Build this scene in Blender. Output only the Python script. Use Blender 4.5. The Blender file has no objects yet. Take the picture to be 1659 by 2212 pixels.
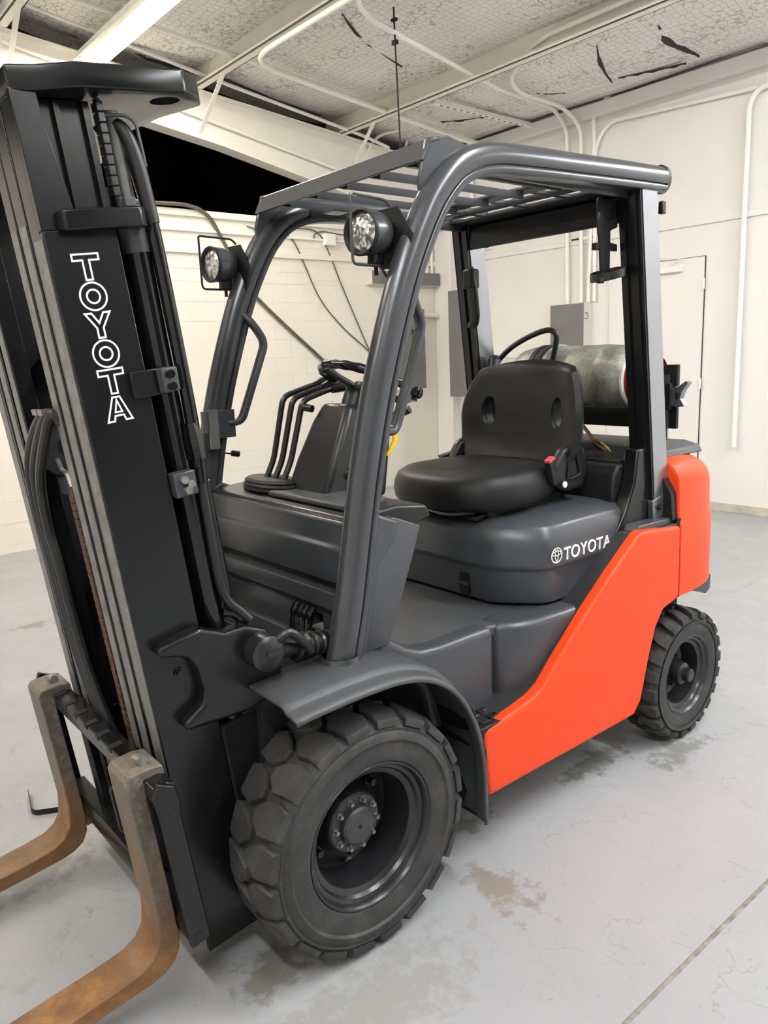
import bpy, math, random
from mathutils import Vector, Matrix
random.seed(7)
S = bpy.context.scene
COL = S.collection
sin, cos, pi, rad = math.sin, math.cos, math.pi, math.radians

# ------------------------------------------------------------------ camera
def make_camera():
    yaw, pitch, roll = rad(230.6137), rad(11.4063), rad(-2.3676)
    d = Vector((cos(pitch)*cos(yaw), cos(pitch)*sin(yaw), -sin(pitch)))
    r = d.cross(Vector((0, 0, 1))).normalized()
    u = r.cross(d)
    r2 = cos(roll)*r + sin(roll)*u
    u2 = -sin(roll)*r + cos(roll)*u
    m = Matrix.Identity(4)
    for i in range(3):
        m[i][0], m[i][1], m[i][2] = r2[i], u2[i], -d[i]
    m.translation = Vector((1.15956, 2.11505, 1.64120))
    cd = bpy.data.cameras.new('camera')
    cd.sensor_fit = 'HORIZONTAL'; cd.sensor_width = 36
    cd.lens = 36*1668.12/1659
    cd.clip_start = .02
    co = bpy.data.objects.new('camera', cd); COL.objects.link(co)
    co.matrix_world = m
    S.camera = co
make_camera()

# ------------------------------------------------------------------ world, daylight, exposure
W = bpy.data.worlds.new('world'); S.world = W; W.use_nodes = True
W.node_tree.nodes['Background'].inputs[0].default_value = (.75, .85, 1, 1)
W.node_tree.nodes['Background'].inputs[1].default_value = .02
# the room is lit by its ceiling strip lights only (see fixture() below); outside it is night
VS = S.view_settings
VS.view_transform = 'Standard'; VS.look = 'None'; VS.gamma = 1; VS.use_curve_mapping = False
VS.exposure = .5

# ------------------------------------------------------------------ materials
def nodes(name):
    m = bpy.data.materials.new(name); m.use_nodes = True
    nt = m.node_tree
    return m, nt, nt.nodes['Principled BSDF']
def setp(b, **k):
    al = {'spec': 'Specular IOR Level', 'coat': 'Coat Weight', 'rough': 'Roughness', 'metal': 'Metallic'}
    for n, v in k.items():
        b.inputs[al.get(n, n)].default_value = v
def ramp(nt, fac, stops):
    r = nt.nodes.new('ShaderNodeValToRGB')
    e = r.color_ramp.elements
    while len(e) < len(stops): e.new(.5)
    for i, (p, c) in enumerate(stops):
        e[i].position = p
        e[i].color = (c[0], c[1], c[2], 1) if not isinstance(c, (int, float)) else (c, c, c, 1)
    nt.links.new(fac, r.inputs[0])
    return r.outputs[0]
def noise(nt, scale, detail=4, rough=.55, vec=None, dist=0):
    n = nt.nodes.new('ShaderNodeTexNoise')
    n.inputs['Scale'].default_value = scale; n.inputs['Detail'].default_value = detail
    n.inputs['Roughness'].default_value = rough; n.inputs['Distortion'].default_value = dist
    if vec is None: vec = geo(nt)
    nt.links.new(vec, n.inputs['Vector'])
    return n.outputs[0]
def geo(nt):
    g = nt.nodes.get('POS')
    if not g:
        g = nt.nodes.new('ShaderNodeNewGeometry'); g.name = 'POS'
    return g.outputs['Position']
def mix(nt, fac, a, b, mode='MIX'):
    m = nt.nodes.new('ShaderNodeMix'); m.data_type = 'RGBA'; m.blend_type = mode
    for s, v in ((m.inputs[0], fac), (m.inputs[6], a), (m.inputs[7], b)):
        if hasattr(v, 'links') or isinstance(v, bpy.types.NodeSocket): nt.links.new(v, s)
        elif isinstance(v, (int, float)): s.default_value = v
        else: s.default_value = (v[0], v[1], v[2], 1)
    return m.outputs[2]
def math_(nt, op, a, b=0.):
    m = nt.nodes.new('ShaderNodeMath'); m.operation = op
    for s, v in zip(m.inputs, (a, b)):
        if isinstance(v, bpy.types.NodeSocket): nt.links.new(v, s)
        else: s.default_value = v
    return m.outputs[0]
def bump(nt, b, h, strength=.2, dist=.01):
    n = nt.nodes.new('ShaderNodeBump'); n.inputs['Strength'].default_value = strength
    n.inputs['Distance'].default_value = dist
    nt.links.new(h, n.inputs['Height']); nt.links.new(n.outputs[0], b.inputs['Normal'])
def paint(name, col, rough=.45, var=.12, scale=9, metal=0, spec=.5, bmp=0, bscale=300, coat=0):
    """plain paint with a little grime variation and optional orange-peel"""
    m, nt, b = nodes(name)
    n = noise(nt, scale, 5)
    dark = tuple(c*(1-var) for c in col); lite = tuple(min(1, c*(1+var)) for c in col)
    nt.links.new(ramp(nt, n, [(.3, dark), (.7, lite)]), b.inputs['Base Color'])
    b.inputs['Roughness'].default_value = rough
    setp(b, metal=metal, spec=spec, coat=coat)
    if bmp: bump(nt, b, noise(nt, bscale, 2), bmp, .002)
    return m
def flat(name, col, rough=.5, metal=0, spec=.5):
    m, nt, b = nodes(name); b.inputs['Base Color'].default_value = (*col, 1)
    setp(b, rough=rough, metal=metal, spec=spec); return m

M = {}
M['grey'] = paint('grey_body_paint', (.050, .054, .062), .33, .08, 4)
M['grey_tex'] = paint('grey_textured_plastic', (.058, .061, .066), .48, .1, 8, bmp=.15, bscale=500)
M['guard'] = paint('guard_grey_paint', (.060, .063, .070), .27, .06, 3, metal=.3)
M['guard_bright'] = paint('bright_grey_and_post_sheen', (.33, .34, .37), .27, .1, 3, metal=.85)  # bright metal parts; on the rear posts a reflection put into the colour
M['black'] = paint('black_mast_paint', (.0065, .0067, .0072), .25, .1, 3, spec=.4)
M['blackmat'] = paint('black_matt_paint', (.007, .007, .0075), .55, .15, 6, spec=.35)
M['gloss'] = paint('black_gloss_cylinder', (.006, .006, .0065), .14, .1, 6)
M['dark'] = flat('dark_parts_and_shade', (.008, .008, .009), .8)  # near-black parts; also paints the shade of the far bay and plate holes
M['orange'] = paint('orange_body_paint', (.80, .060, .009), .42, .04, 2, spec=.3)
M['vinyl'] = paint('black_seat_vinyl', (.012, .012, .0125), .42, .1, 10, bmp=.25, bscale=600, spec=.25)
M['plastic'] = paint('black_plastic', (.010, .010, .0105), .36, .1, 10, spec=.4)
M['hose'] = paint('black_rubber_hose', (.010, .010, .011), .42, .15, 20)
M['rim'] = paint('dark_grey_rim_paint', (.014, .0145, .016), .30, .3, 10)
M['hub'] = paint('worn_hub_paint', (.040, .040, .041), .4, .35, 30)
M['steel'] = paint('worn_steel', (.25, .24, .225), .4, .3, 40, metal=.6)
M['railsteel'] = paint('bare_rail_steel', (.17, .17, .16), .45, .3, 25, metal=.3)
M['white_print'] = flat('white_print', (.86, .86, .85), .5)
M['yellow'] = flat('yellow_plastic', (.85, .55, .01), .4)
M['red'] = flat('red_button', (.75, .06, .08), .4)
M['redpaint'] = flat('dark_red_paint', (.34, .012, .035), .25)
M['brass'] = paint('brass', (.30, .21, .07), .35, .3, 60, metal=.8)
M['white_metal'] = paint('cream_conduit_paint', (.90, .88, .82), .45, .05, 3)
M['beam'] = paint('cream_beam_paint', (.86, .82, .74), .5, .05, 2)
M['cable'] = paint('brown_cable', (.10, .085, .065), .5, .2, 20)
M['box'] = paint('grey_electrical_box', (.175, .172, .165), .45, .08, 4)
M['boxside'] = paint('pale_box_side', (.68, .66, .6), .5, .05, 4)
M['label'] = flat('aged_label', (.22, .2, .11), .5)
M['bin'] = paint('pale_green_plastic', (.52, .54, .45), .5, .1, 5)
M['trim'] = paint('dark_grey_trim', (.020, .021, .023), .45, .1, 8)
M['window'] = flat('label_pane', (.5, .49, .42), .4)

def rubber():
    m, nt, b = nodes('tyre_rubber')
    n1 = noise(nt, 14, 6, .6); n2 = noise(nt, 60, 5, .6)
    c = ramp(nt, n1, [(.3, (.022, .022, .0225)), (.55, (.035, .035, .035)), (.75, (.062, .060, .057))])
    c = mix(nt, ramp(nt, n2, [(.55, 0.), (.8, .35)]), c, (.10, .095, .085))
    nt.links.new(c, b.inputs['Base Color']); setp(b, rough=.62, spec=.4)
    bump(nt, b, n2, .25, .004); return m
M['rubber'] = rubber()
M['sidewall'] = paint('tyre_sidewall', (.022, .022, .024), .5, .18, 8, bmp=.1, bscale=120)
def rust(name, worn):
    m, nt, b = nodes(name)
    n1 = noise(nt, 9, 8, .65); n2 = noise(nt, 45, 6, .7); n3 = noise(nt, 4, 5, .6)
    c = ramp(nt, n1, [(.25, (.09, .035, .012)), (.45, (.17, .078, .026)), (.62, (.28, .135, .045)), (.8, (.26, .17, .10))])
    if not worn: c = mix(nt, .85, c, (.014, .010, .008))
    c = mix(nt, ramp(nt, n2, [(.45, 0.), (.7, .65)]), c, (.16, .075, .03))
    if worn:
        sep = nt.nodes.new('ShaderNodeSeparateXYZ'); nt.links.new(geo(nt), sep.inputs[0])
        f = math_(nt, 'ADD', math_(nt, 'MULTIPLY', sep.outputs[2], .85), math_(nt, 'MULTIPLY', n3, .75))
        grey = ramp(nt, n2, [(.3, (.075, .06, .045)), (.55, (.15, .132, .108)), (.75, (.27, .25, .22))])
        c = mix(nt, ramp(nt, f, [(.47, 0.), (.72, .92)]), c, grey)
    nt.links.new(c, b.inputs['Base Color'])
    nt.links.new(ramp(nt, n2, [(.3, .45), (.8, .8)]), b.inputs['Roughness']); setp(b, metal=.15)
    bump(nt, b, n2, .35, .004); return m
M['rust'] = rust('rusty_worn_fork_steel', True)
M['chainrust'] = rust('rusty_chain_steel', False)
def tank_mat():
    m, nt, b = nodes('weathered_tank_paint')
    n1 = noise(nt, 8, 8, .65, dist=.6); n2 = noise(nt, 50, 7, .75)
    c = ramp(nt, n1, [(.3, (.13, .13, .10)), (.5, (.26, .26, .215)), (.72, (.43, .42, .36))])
    c = mix(nt, ramp(nt, n2, [(.5, 0.), (.72, .75)]), c, (.085, .08, .06))
    nt.links.new(c, b.inputs['Base Color']); setp(b, rough=.45, metal=.45)
    bump(nt, b, n2, .3, .004); return m
M['tank'] = tank_mat()
def wall_mat(name, col, stain):
    m, nt, b = nodes(name)
    n1 = noise(nt, 1.1, 6, .6); n2 = noise(nt, 16, 6, .7)
    c = mix(nt, ramp(nt, n1, [(.35, 0.), (.75, .5)]), col, tuple(x*.86 for x in col))
    c = mix(nt, ramp(nt, n2, [(.66, 0.), (.8, stain)]), c, tuple(x*.55 for x in col))
    nt.links.new(c, b.inputs['Base Color']); setp(b, rough=.55, spec=.35)
    bump(nt, b, noise(nt, 90, 4), .08, .004); return m
M['wall'] = wall_mat('cream_painted_blockwork', (.85, .80, .715), .08)
M['wall2'] = wall_mat('off_white_painted_wall', (.84, .82, .785), .08)
def floor_mat():
    m, nt, b = nodes('worn_grey_painted_concrete')
    n1 = noise(nt, .9, 8, .65); n2 = noise(nt, 6, 9, .7, dist=.7); n3 = noise(nt, 40, 6, .7); n4 = noise(nt, 2.2, 8, .7, dist=1.2)
    c = ramp(nt, n1, [(.3, (.33, .34, .35)), (.7, (.395, .40, .41))])
    c = mix(nt, ramp(nt, n2, [(.59, 0.), (.72, .5)]), c, (.26, .255, .24))
    c = mix(nt, ramp(nt, n4, [(.64, 0.), (.72, .5)]), c, (.25, .24, .215))
    c = mix(nt, ramp(nt, n3, [(.61, 0.), (.72, .65)]), c, (.19, .185, .17))
    # scuffs and scratches
    v = nt.nodes.new('ShaderNodeTexVoronoi'); v.feature = 'DISTANCE_TO_EDGE'; v.inputs['Scale'].default_value = 3.1
    mp = nt.nodes.new('ShaderNodeMixRGB'); mp.blend_type = 'ADD'; mp.inputs[0].default_value = .5
    nt.links.new(geo(nt), mp.inputs[1])
    nz = nt.nodes.new('ShaderNodeTexNoise'); nz.inputs['Scale'].default_value = 5; nz.inputs['Detail'].default_value = 6
    nt.links.new(geo(nt), nz.inputs['Vector']); nt.links.new(nz.outputs[1], mp.inputs[2])
    nt.links.new(mp.outputs[0], v.inputs['Vector'])
    line = ramp(nt, v.outputs['Distance'], [(0., 1.), (.012, 0.)])
    line = math_(nt, 'MULTIPLY', line, ramp(nt, noise(nt, 2.7, 3), [(.5, 0.), (.62, .55)]))
    c = mix(nt, math_(nt, 'MULTIPLY', line, 1.1), c, (.22, .215, .2))
    # individual oil and bare-concrete marks
    for (x, y, sx, sy, col, a) in [(-.44, .67, .11, .20, (.30, .255, .20), 0.59), (-1.28, .42, .28, .09, (.16, .16, .14), 0.56),
                                   (-1.60, .60, .25, .10, (.2, .195, .17), 0.50), (-.62, .36, .14, .08, (.2, .19, .17), 0.50),
                                   (-.12, -3.12, .2, .1, (.24, .22, .18), 0.50), (.26, .47, .18, .12, (.22, .20, .165), 0.56),
                                   (.68, -.45, .3, .2, (.25, .24, .21), 0.43), (.15, .75, .5, .2, (.34, .32, .28), 0.37)]:
        mpn = nt.nodes.new('ShaderNodeMapping'); mpn.vector_type = 'TEXTURE'
        mpn.inputs['Location'].default_value = (x, y, 0); mpn.inputs['Scale'].default_value = (sx, sy, 1)
        nt.links.new(geo(nt), mpn.inputs['Vector'])
        ln = nt.nodes.new('ShaderNodeVectorMath'); ln.operation = 'LENGTH'; nt.links.new(mpn.outputs[0], ln.inputs[0])
        f = math_(nt, 'ADD', ln.outputs['Value'], math_(nt, 'MULTIPLY', math_(nt, 'SUBTRACT', noise(nt, 13, 8, .7), .5), 3.6))
        c = mix(nt, math_(nt, 'MULTIPLY', ramp(nt, f, [(.35, 1.), (.80, 0.)]), min(1, a*1.4)), c, tuple(v*.8 for v in col))
    nt.links.new(c, b.inputs['Base Color'])
    nt.links.new(ramp(nt, n2, [(.3, .33), (.7, .55)]), b.inputs['Roughness']); setp(b, spec=.45)
    bump(nt, b, n3, .12, .004); return m
M['floor'] = floor_mat()
M['joint2'] = paint('bare_plaster_band', (.50, .46, .38), .8, .3, 5)
M['joint'] = paint('dirty_joint_filler', (.25, .23, .19), .8, .4, 30)
def ceil_mat():
    m, nt, b = nodes('foil_insulation_with_wire')
    mp = nt.nodes.new('ShaderNodeMixRGB'); mp.blend_type = 'ADD'; mp.inputs[0].default_value = .06
    nz = nt.nodes.new('ShaderNodeTexNoise'); nz.inputs['Scale'].default_value = 6
    nt.links.new(geo(nt), nz.inputs['Vector']); nt.links.new(geo(nt), mp.inputs[1]); nt.links.new(nz.outputs[1], mp.inputs[2])
    v = nt.nodes.new('ShaderNodeTexVoronoi'); v.feature = 'DISTANCE_TO_EDGE'; v.inputs['Scale'].default_value = 16
    v.inputs['Randomness'].default_value = .45
    nt.links.new(mp.outputs[0], v.inputs['Vector'])
    line = ramp(nt, v.outputs['Distance'], [(.02, 1.), (.055, 0.)])
    n1 = noise(nt, 1.4, 6, .6)
    c = ramp(nt, n1, [(.3, (.76, .745, .70)), (.7, (.86, .84, .80))])
    c = mix(nt, math_(nt, 'MULTIPLY', line, .55), c, (.20, .19, .17))
    n5 = noise(nt, 5, 8, .75, dist=1.5)
    c = mix(nt, ramp(nt, n5, [(.76, 0.), (.80, .8)]), c, (.05, .045, .04))
    nt.links.new(c, b.inputs['Base Color']); setp(b, rough=.42, metal=.0)
    w = nt.nodes.new('ShaderNodeTexWave'); w.inputs['Scale'].default_value = 2.2; w.inputs['Distortion'].default_value = 5
    w.bands_direction = 'X'; nt.links.new(geo(nt), w.inputs['Vector'])
    bump(nt, b, math_(nt, 'ADD', math_(nt, 'MULTIPLY', w.outputs[1], .6), math_(nt, 'MULTIPLY', line, -.3)), .22, .04)
    return m
M['ceiling'] = ceil_mat()
M['torn'] = flat('torn_black_lining', (.03, .028, .025), .8)
def emit(name, col, s):
    m, nt, b = nodes(name); b.inputs['Base Color'].default_value = (*col, 1)
    b.inputs['Emission Color'].default_value = (*col, 1); b.inputs['Emission Strength'].default_value = s
    m.cycles.emission_sampling = 'FRONT_BACK'
    return m
def lens_mat():
    m, nt, b = nodes('ribbed_lamp_lens')
    v = nt.nodes.new('ShaderNodeTexVoronoi'); v.inputs['Scale'].default_value = 45; nt.links.new(geo(nt), v.inputs['Vector'])
    n = noise(nt, 30, 3)
    nt.links.new(ramp(nt, n, [(.3, (.42, .43, .40)), (.7, (.80, .82, .78))]), b.inputs['Base Color'])
    setp(b, rough=.16, metal=.8, coat=1)
    bump(nt, b, v.outputs['Distance'], .8, .01); return m
M['lens'] = lens_mat()

# ------------------------------------------------------------------ mesh helpers
class MB:
    def __init__(s): s.v = []; s.f = []
    def add(s, vs, fs, T=None):
        o = len(s.v)
        for p in vs:
            p = Vector(p)
            s.v.append(tuple(T(p) if T else p))
        s.f += [tuple(i+o for i in f) for f in fs]; return s
    def box(s, x0, x1, y0, y1, z0, z1, T=None):
        v = [(x, y, z) for x in (x0, x1) for y in (y0, y1) for z in (z0, z1)]
        return s.add(v, [(0, 1, 3, 2), (4, 6, 7, 5), (0, 4, 5, 1), (2, 3, 7, 6), (0, 2, 6, 4), (1, 5, 7, 3)], T)
    def loft(s, rings, cap=True, closed=True, T=None):
        n = len(rings[0]); v = [p for r in rings for p in r]; f = []
        for i in range(len(rings)-1):
            for j in range(n if closed else n-1):
                k = (j+1) % n
                f.append((i*n+j, i*n+k, (i+1)*n+k, (i+1)*n+j))
        if cap and closed:
            f.append(tuple(range(n-1, -1, -1))); f.append(tuple((len(rings)-1)*n+j for j in range(n)))
        return s.add(v, f, T)
    def prism(s, poly, axis, a, b, T=None):
        """extrude a 2D polygon along axis ('x','y','z') from a to b"""
        def P(q, t):
            return {'x': (t, q[0], q[1]), 'y': (q[0], t, q[1]), 'z': (q[0], q[1], t)}[axis]
        return s.loft([[P(q, a) for q in poly], [P(q, b) for q in poly]], T=T)
    def tube(s, path, r, n=10, cap=True, prof=None, up=None, T=None):
        path = [Vector(p) for p in path]; rings = []
        t0 = (path[1]-path[0]).normalized()
        a = Vector(up) if up else (Vector((0, 0, 1)) if abs(t0.z) < .9 else Vector((1, 0, 0)))
        a = (a - t0*a.dot(t0)).normalized()
        for i, p in enumerate(path):
            if i == 0: t = t0
            elif i == len(path)-1: t = (path[i]-path[i-1]).normalized()
            else: t = ((path[i+1]-path[i]).normalized() + (path[i]-path[i-1]).normalized()).normalized()
            if up: a2 = Vector(up)
            else: a2 = a
            a2 = a2 - t*a2.dot(t)
            a = a2.normalized() if a2.length > 1e-6 else a
            b = t.cross(a)
            rr = r[i] if isinstance(r, (list, tuple)) else r
            if prof: rings.append([p + a*q[0] + b*q[1] for q in prof])
            else: rings.append([p + a*(rr*cos(2*pi*k/n)) + b*(rr*sin(2*pi*k/n)) for k in range(n)])
        return s.loft(rings, cap, T=T)
    def lathe(s, prof, c, axis='y', n=48, T=None, cap=False):
        """prof: (offset along axis, radius)"""
        rings = []
        for (o, r) in prof:
            ring = []
            for k in range(n):
                t = 2*pi*k/n; a, b = r*cos(t), r*sin(t)
                q = {'y': (a, o, b), 'x': (o, a, b), 'z': (a, b, o)}[axis]
                ring.append((c[0]+q[0], c[1]+q[1], c[2]+q[2]))
            rings.append(ring)
        return s.loft(rings, cap, T=T)
def obj(name, mb, mat, parent=None, bevel=0, seg=2, angle=35, smooth=True, solid=0, sub=0):
    me = bpy.data.meshes.new(name); me.from_pydata(mb.v, [], mb.f); me.update()
    import bmesh
    bm = bmesh.new(); bm.from_mesh(me); bmesh.ops.recalc_face_normals(bm, faces=bm.faces); bm.to_mesh(me); bm.free()
    if smooth:
        me.shade_smooth()
        me.set_sharp_from_angle(angle=rad(angle))
    me.materials.append(M[mat])
    o = bpy.data.objects.new(name, me); COL.objects.link(o)
    if parent: o.parent = parent
    if solid:
        md = o.modifiers.new('solid', 'SOLIDIFY'); md.thickness = solid; md.offset = -1
    if bevel:
        md = o.modifiers.new('bevel', 'BEVEL'); md.width = bevel; md.segments = seg
        md.limit_method = 'ANGLE'; md.angle_limit = rad(32); md.harden_normals = False
    if sub:
        md = o.modifiers.new('sub', 'SUBSURF'); md.levels = sub; md.render_levels = sub
    return o
def cut(o, mb, angle=40):
    """cut a solid out of o for good (the cutter is removed again)"""
    c = obj('cutter', mb, 'black')
    md = o.modifiers.new('holes', 'BOOLEAN'); md.object = c; md.operation = 'DIFFERENCE'; md.solver = 'EXACT'
    bpy.context.view_layer.update()
    nm = bpy.data.meshes.new_from_object(o.evaluated_get(bpy.context.evaluated_depsgraph_get()))
    o.modifiers.clear(); o.data = nm
    bpy.data.objects.remove(c)
    nm.shade_smooth(); nm.set_sharp_from_angle(angle=rad(angle))
def tag(o, label, cat, group=None, kind=None):
    o['label'] = label; o['category'] = cat
    if group: o['group'] = group
    if kind: o['kind'] = kind
    return o
def struct(o): o['kind'] = 'structure'; return o
def thing(name, label, cat, loc=(0, 0, 0), group=None):
    o = bpy.data.objects.new(name, None); COL.objects.link(o); o.location = loc
    o.empty_display_size = .1
    return tag(o, label, cat, group)
def copy_of(o, parent, loc=None, rot=None):
    c = o.copy(); COL.objects.link(c); c.parent = parent
    if loc is not None: c.location = loc
    if rot is not None: c.rotation_euler = rot
    return c
def smooth_path(pts, n=6):
    pts = [Vector(p) for p in pts]; out = []
    for i in range(len(pts)-1):
        p0 = pts[max(i-1, 0)]; p1 = pts[i]; p2 = pts[i+1]; p3 = pts[min(i+2, len(pts)-1)]
        for k in range(n):
            t = k/n
            out.append(.5*((2*p1)+(p2-p0)*t+(2*p0-5*p1+4*p2-p3)*t*t+(3*p1-p0-3*p2+p3)*t**3))
    out.append(pts[-1]); return out
def round_path(pts, r, n=5):
    """polyline with corners rounded by radius r"""
    pts = [Vector(p) for p in pts]; out = [pts[0]]
    for i in range(1, len(pts)-1):
        a, b, c = pts[i-1], pts[i], pts[i+1]
        d1 = (a-b); d2 = (c-b); rr = min(r, d1.length*.49, d2.length*.49)
        s = b+d1.normalized()*rr; e = b+d2.normalized()*rr
        for k in range(n+1):
            t = k/n; out.append(s*(1-t)**2 + b*2*t*(1-t) + e*t*t)
    out.append(pts[-1]); return out
def rrect(w, h, r, n=4):
    o = []
    for cx, cy, a0 in ((w/2-r, h/2-r, 0), (-w/2+r, h/2-r, 90), (-w/2+r, -h/2+r, 180), (w/2-r, -h/2+r, 270)):
        for k in range(n+1):
            t = rad(a0+90*k/n); o.append((cx+r*cos(t), cy+r*sin(t)))
    return o

# ================================================================== the room
CEIL = lambda x: 4.15+.1*(x+6.17)
XR, YL = -6.17, -5.43
# floor: two slabs with a joint between them
fl = struct(obj('floor', MB().box(-6.6, 7, -12, 1.203, -.12, 0), 'floor'))
obj('slab', MB().box(-6.6, 7, 1.217, 7, -.12, 0), 'floor', fl)
jp = MB()
N = 60
top = []
for i in range(N+1):
    x = -6.5+13*i/N
    top.append((x, 1.196+random.uniform(0, .006), 1.224+random.uniform(-.006, .004)))
jp.loft([[(x, a, -.1), (x, b, -.1), (x, b, -.004), (x, a, -.004)] for x, a, b in top])
obj('floor_joint', jp, 'joint', fl)
# left wall: painted concrete block
wl = struct(obj('wall_left', MB().box(-6.4, 7, YL-.2, YL-.003, 0, 3.10), 'wall'))
bw, bh = .4, .2
blk = None
for r in range(15):
    for c in range(19):
        off = -.2 if r % 2 else 0
        x = XR + off + c*bw
        if x < XR-.25 or x > .75: continue
        if blk is None:
            blk = obj('block', MB().box(.0006, bw-.0006, 0, .0035, .0032, bh-.0032), 'wall', wl, smooth=False)
            blk.location = (x, YL-.0035, .07+r*bh)
        else:
            copy_of(blk, wl, (x, YL-.0035+random.uniform(-.0006, .0006), .07+r*bh))
obj('wall_cap', MB().box(-6.4, 7, YL-.22, YL+.03, 3.10, 3.165), 'wall', wl, bevel=.004)
obj('base_course', MB().box(-6.17, 7, YL-.01, YL, 0, .068), 'wall', wl)
for x0, x1, z0, z1 in ((-2.82, -2.42, 2.60, 2.72), (-3.98, -3.66, 2.60, 2.72), (-4.55, -4.15, 2.52, 2.66)):
    obj('wall_patch', MB().box(x0, x1, YL-.001, YL+.004, z0, z1), 'wall', wl, smooth=False)
struct(obj('trim_1', MB().box(-6.17, 7, YL-.001, YL+.03, 2.745, 2.80), 'wall', bevel=.004))
struct(obj('trim_2', MB().box(-6.17, 7, YL-.001, YL+.018, 2.955, 2.985), 'wall', bevel=.003))
# rear wall
wr = struct(obj('wall_rear', MB().box(XR-.2, XR, -5.6, 7, 0, 4.3), 'wall2'))
struct(obj('trim_3', MB().box(XR-.001, XR+.022, -4.78, 7, 2.745, 2.80), 'wall2', bevel=.003))
struct(obj('baseboard_rear', MB().box(XR, XR+.012, -5.2, 6.5, 0, .085), 'joint2', bevel=.003))
# other two walls behind the photographer, the far one with the open door
struct(obj('wall_front', MB().box(6.8, 7, -12, 7, 0, 5.6), 'wall2'))
wk = MB(); wk.box(-6.4, -2.9, 6.6, 6.8, 0, 5.6); wk.box(2.1, 7, 6.6, 6.8, 0, 5.6); wk.box(-2.9, 2.1, 6.6, 6.8, 3.7, 5.6)
struct(obj('wall_near', wk, 'wall2'))
# bay beyond the left wall, its darkness put into the wall colour
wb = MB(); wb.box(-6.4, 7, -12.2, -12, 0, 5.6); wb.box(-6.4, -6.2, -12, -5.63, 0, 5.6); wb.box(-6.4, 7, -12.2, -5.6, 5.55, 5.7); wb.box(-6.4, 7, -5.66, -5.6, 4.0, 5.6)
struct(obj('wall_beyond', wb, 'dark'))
# ceiling: sagging insulation between purlins
PX = [-6.12, -4.55, -2.80, -1.05, .70, 2.45, 4.2, 6.0]
cm = MB(); rows = []
ys = [-5.62+12.4*i/30 for i in range(31)]
for i in range(len(PX)-1):
    for k in range(8 if i < len(PX)-2 else 9):
        t = k/8; x = PX[i]+(PX[i+1]-PX[i])*t
        sag = .055*sin(pi*t)**.7 if 0 < t < 1 else 0
        rows.append([(x, y, CEIL(x)-sag+.008*sin(y*3.1+x*2)) for y in ys])
cm.loft(rows, closed=False)
ce = struct(obj('ceiling', cm, 'ceiling', solid=.03))
# dark tears in the insulation
def tear(pts, w):
    m = MB(); L = []
    path = smooth_path([(x, y, CEIL(x)-.075) for x, y in pts], 5); n = len(path)
    for i, p in enumerate(path):
        ww = w*sin(pi*(i+.3)/(n+.2))**1.6*random.uniform(.5, 1.1)
        d = (path[min(i+1, n-1)]-path[max(i-1, 0)]); q = Vector((-d.y, d.x, 0)).normalized()
        L.append([p-q*ww, p+q*ww, p+q*ww*.5+Vector((0, 0, -.02*random.random())), p-q*ww*.4+Vector((0, 0, -.025*random.random()))])
    m.loft(L); return obj('torn_flap', m, 'torn', ce, smooth=False)
tear([(-3.35, -1.5), (-3.7, -1.75), (-4.05, -1.9)], .022)
tear([(-5.0, -2.25), (-5.35, -2.45), (-5.75, -2.6)], .03)
tear([(-5.05, -1.7), (-5.4, -1.8), (-5.8, -1.75)], .06)
tear([(-5.7, -2.5), (-5.8, -2.2), (-5.85, -1.9)], .025)
tear([(-3.1, -3.35), (-3.5, -3.6), (-4.1, -3.75)], .02)
tear([(-5.35, -3.3), (-5.5, -3.2), (-5.62, -3.05)], .02)
tear([(-5.3, -4.5), (-5.45, -4.3), (-5.55, -4.05)], .02)
tear([(-1.9, -5.2), (-2.3, -5.3), (-2.7, -5.32)], .05)
tear([(-3.0, -5.2), (-3.6, -5.3), (-4.3, -5.33)], .05)

# purlins along Y
def purlin(i, label):
    x = PX[i]; zt = CEIL(x)-.012; d = .225
    m = MB()
    m.box(x-.006, x+.006, -5.6, 6.6, zt-d, zt)
    m.box(x-.006, x+.085, -5.6, 6.6, zt-d, zt-d+.012)
    m.box(x+.073, x+.085, -5.6, 6.6, zt-d, zt-d+.035)
    m.box(x-.085, x+.006, -5.6, 6.6, zt-.012, zt)
    return tag(obj('roof_purlin', m, 'beam', bevel=.002), label, 'beam', 'roof purlins')
purlin(1, 'cream roof purlin nearest the rear wall, crossing above the overhead guard')
purlin(2, 'cream roof purlin above the mast, left of the hanging threaded rod')
purlin(3, 'cream roof purlin at top left corner above the fluorescent fixture')
# eave strut on the rear wall
tag(obj('eave_strut', MB().box(XR, XR+.10, -5.28, 6.55, 3.97, 4.10), 'wall2', bevel=.01), 'cream eave strut where ceiling meets the rear wall', 'beam')
# rafter
RZ = lambda x: CEIL(x)-.24
rm = MB()
xs = [-6.15, -5, -4, -3, -2, -1, 0, 1.5, 3]
dep = lambda x: .40+.10*max(0, -2.45-x)
def rsec(x, y0, y1, za, zb): return [(x, y0, za), (x, y1, za), (x, y1, zb), (x, y0, zb)]
rafter = thing('roof_rafter', 'deep cream steel rafter sloping above the dark opening', 'beam', (-3, -5.31, 0))
def raft_part(name, f):
    m = MB(); m.loft([f(x) for x in xs])
    m.v = [(a+3, b+5.31, c) for a, b, c in m.v]
    return obj(name, m, 'beam', rafter)
raft_part('web', lambda x: rsec(x, -5.315, -5.305, RZ(x)-dep(x), RZ(x)))
raft_part('top_flange', lambda x: rsec(x, -5.40, -5.22, RZ(x)-.012, RZ(x)))
raft_part('bottom_flange', lambda x: rsec(x, -5.40, -5.22, RZ(x)-dep(x)-.014, RZ(x)-dep(x)))
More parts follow.
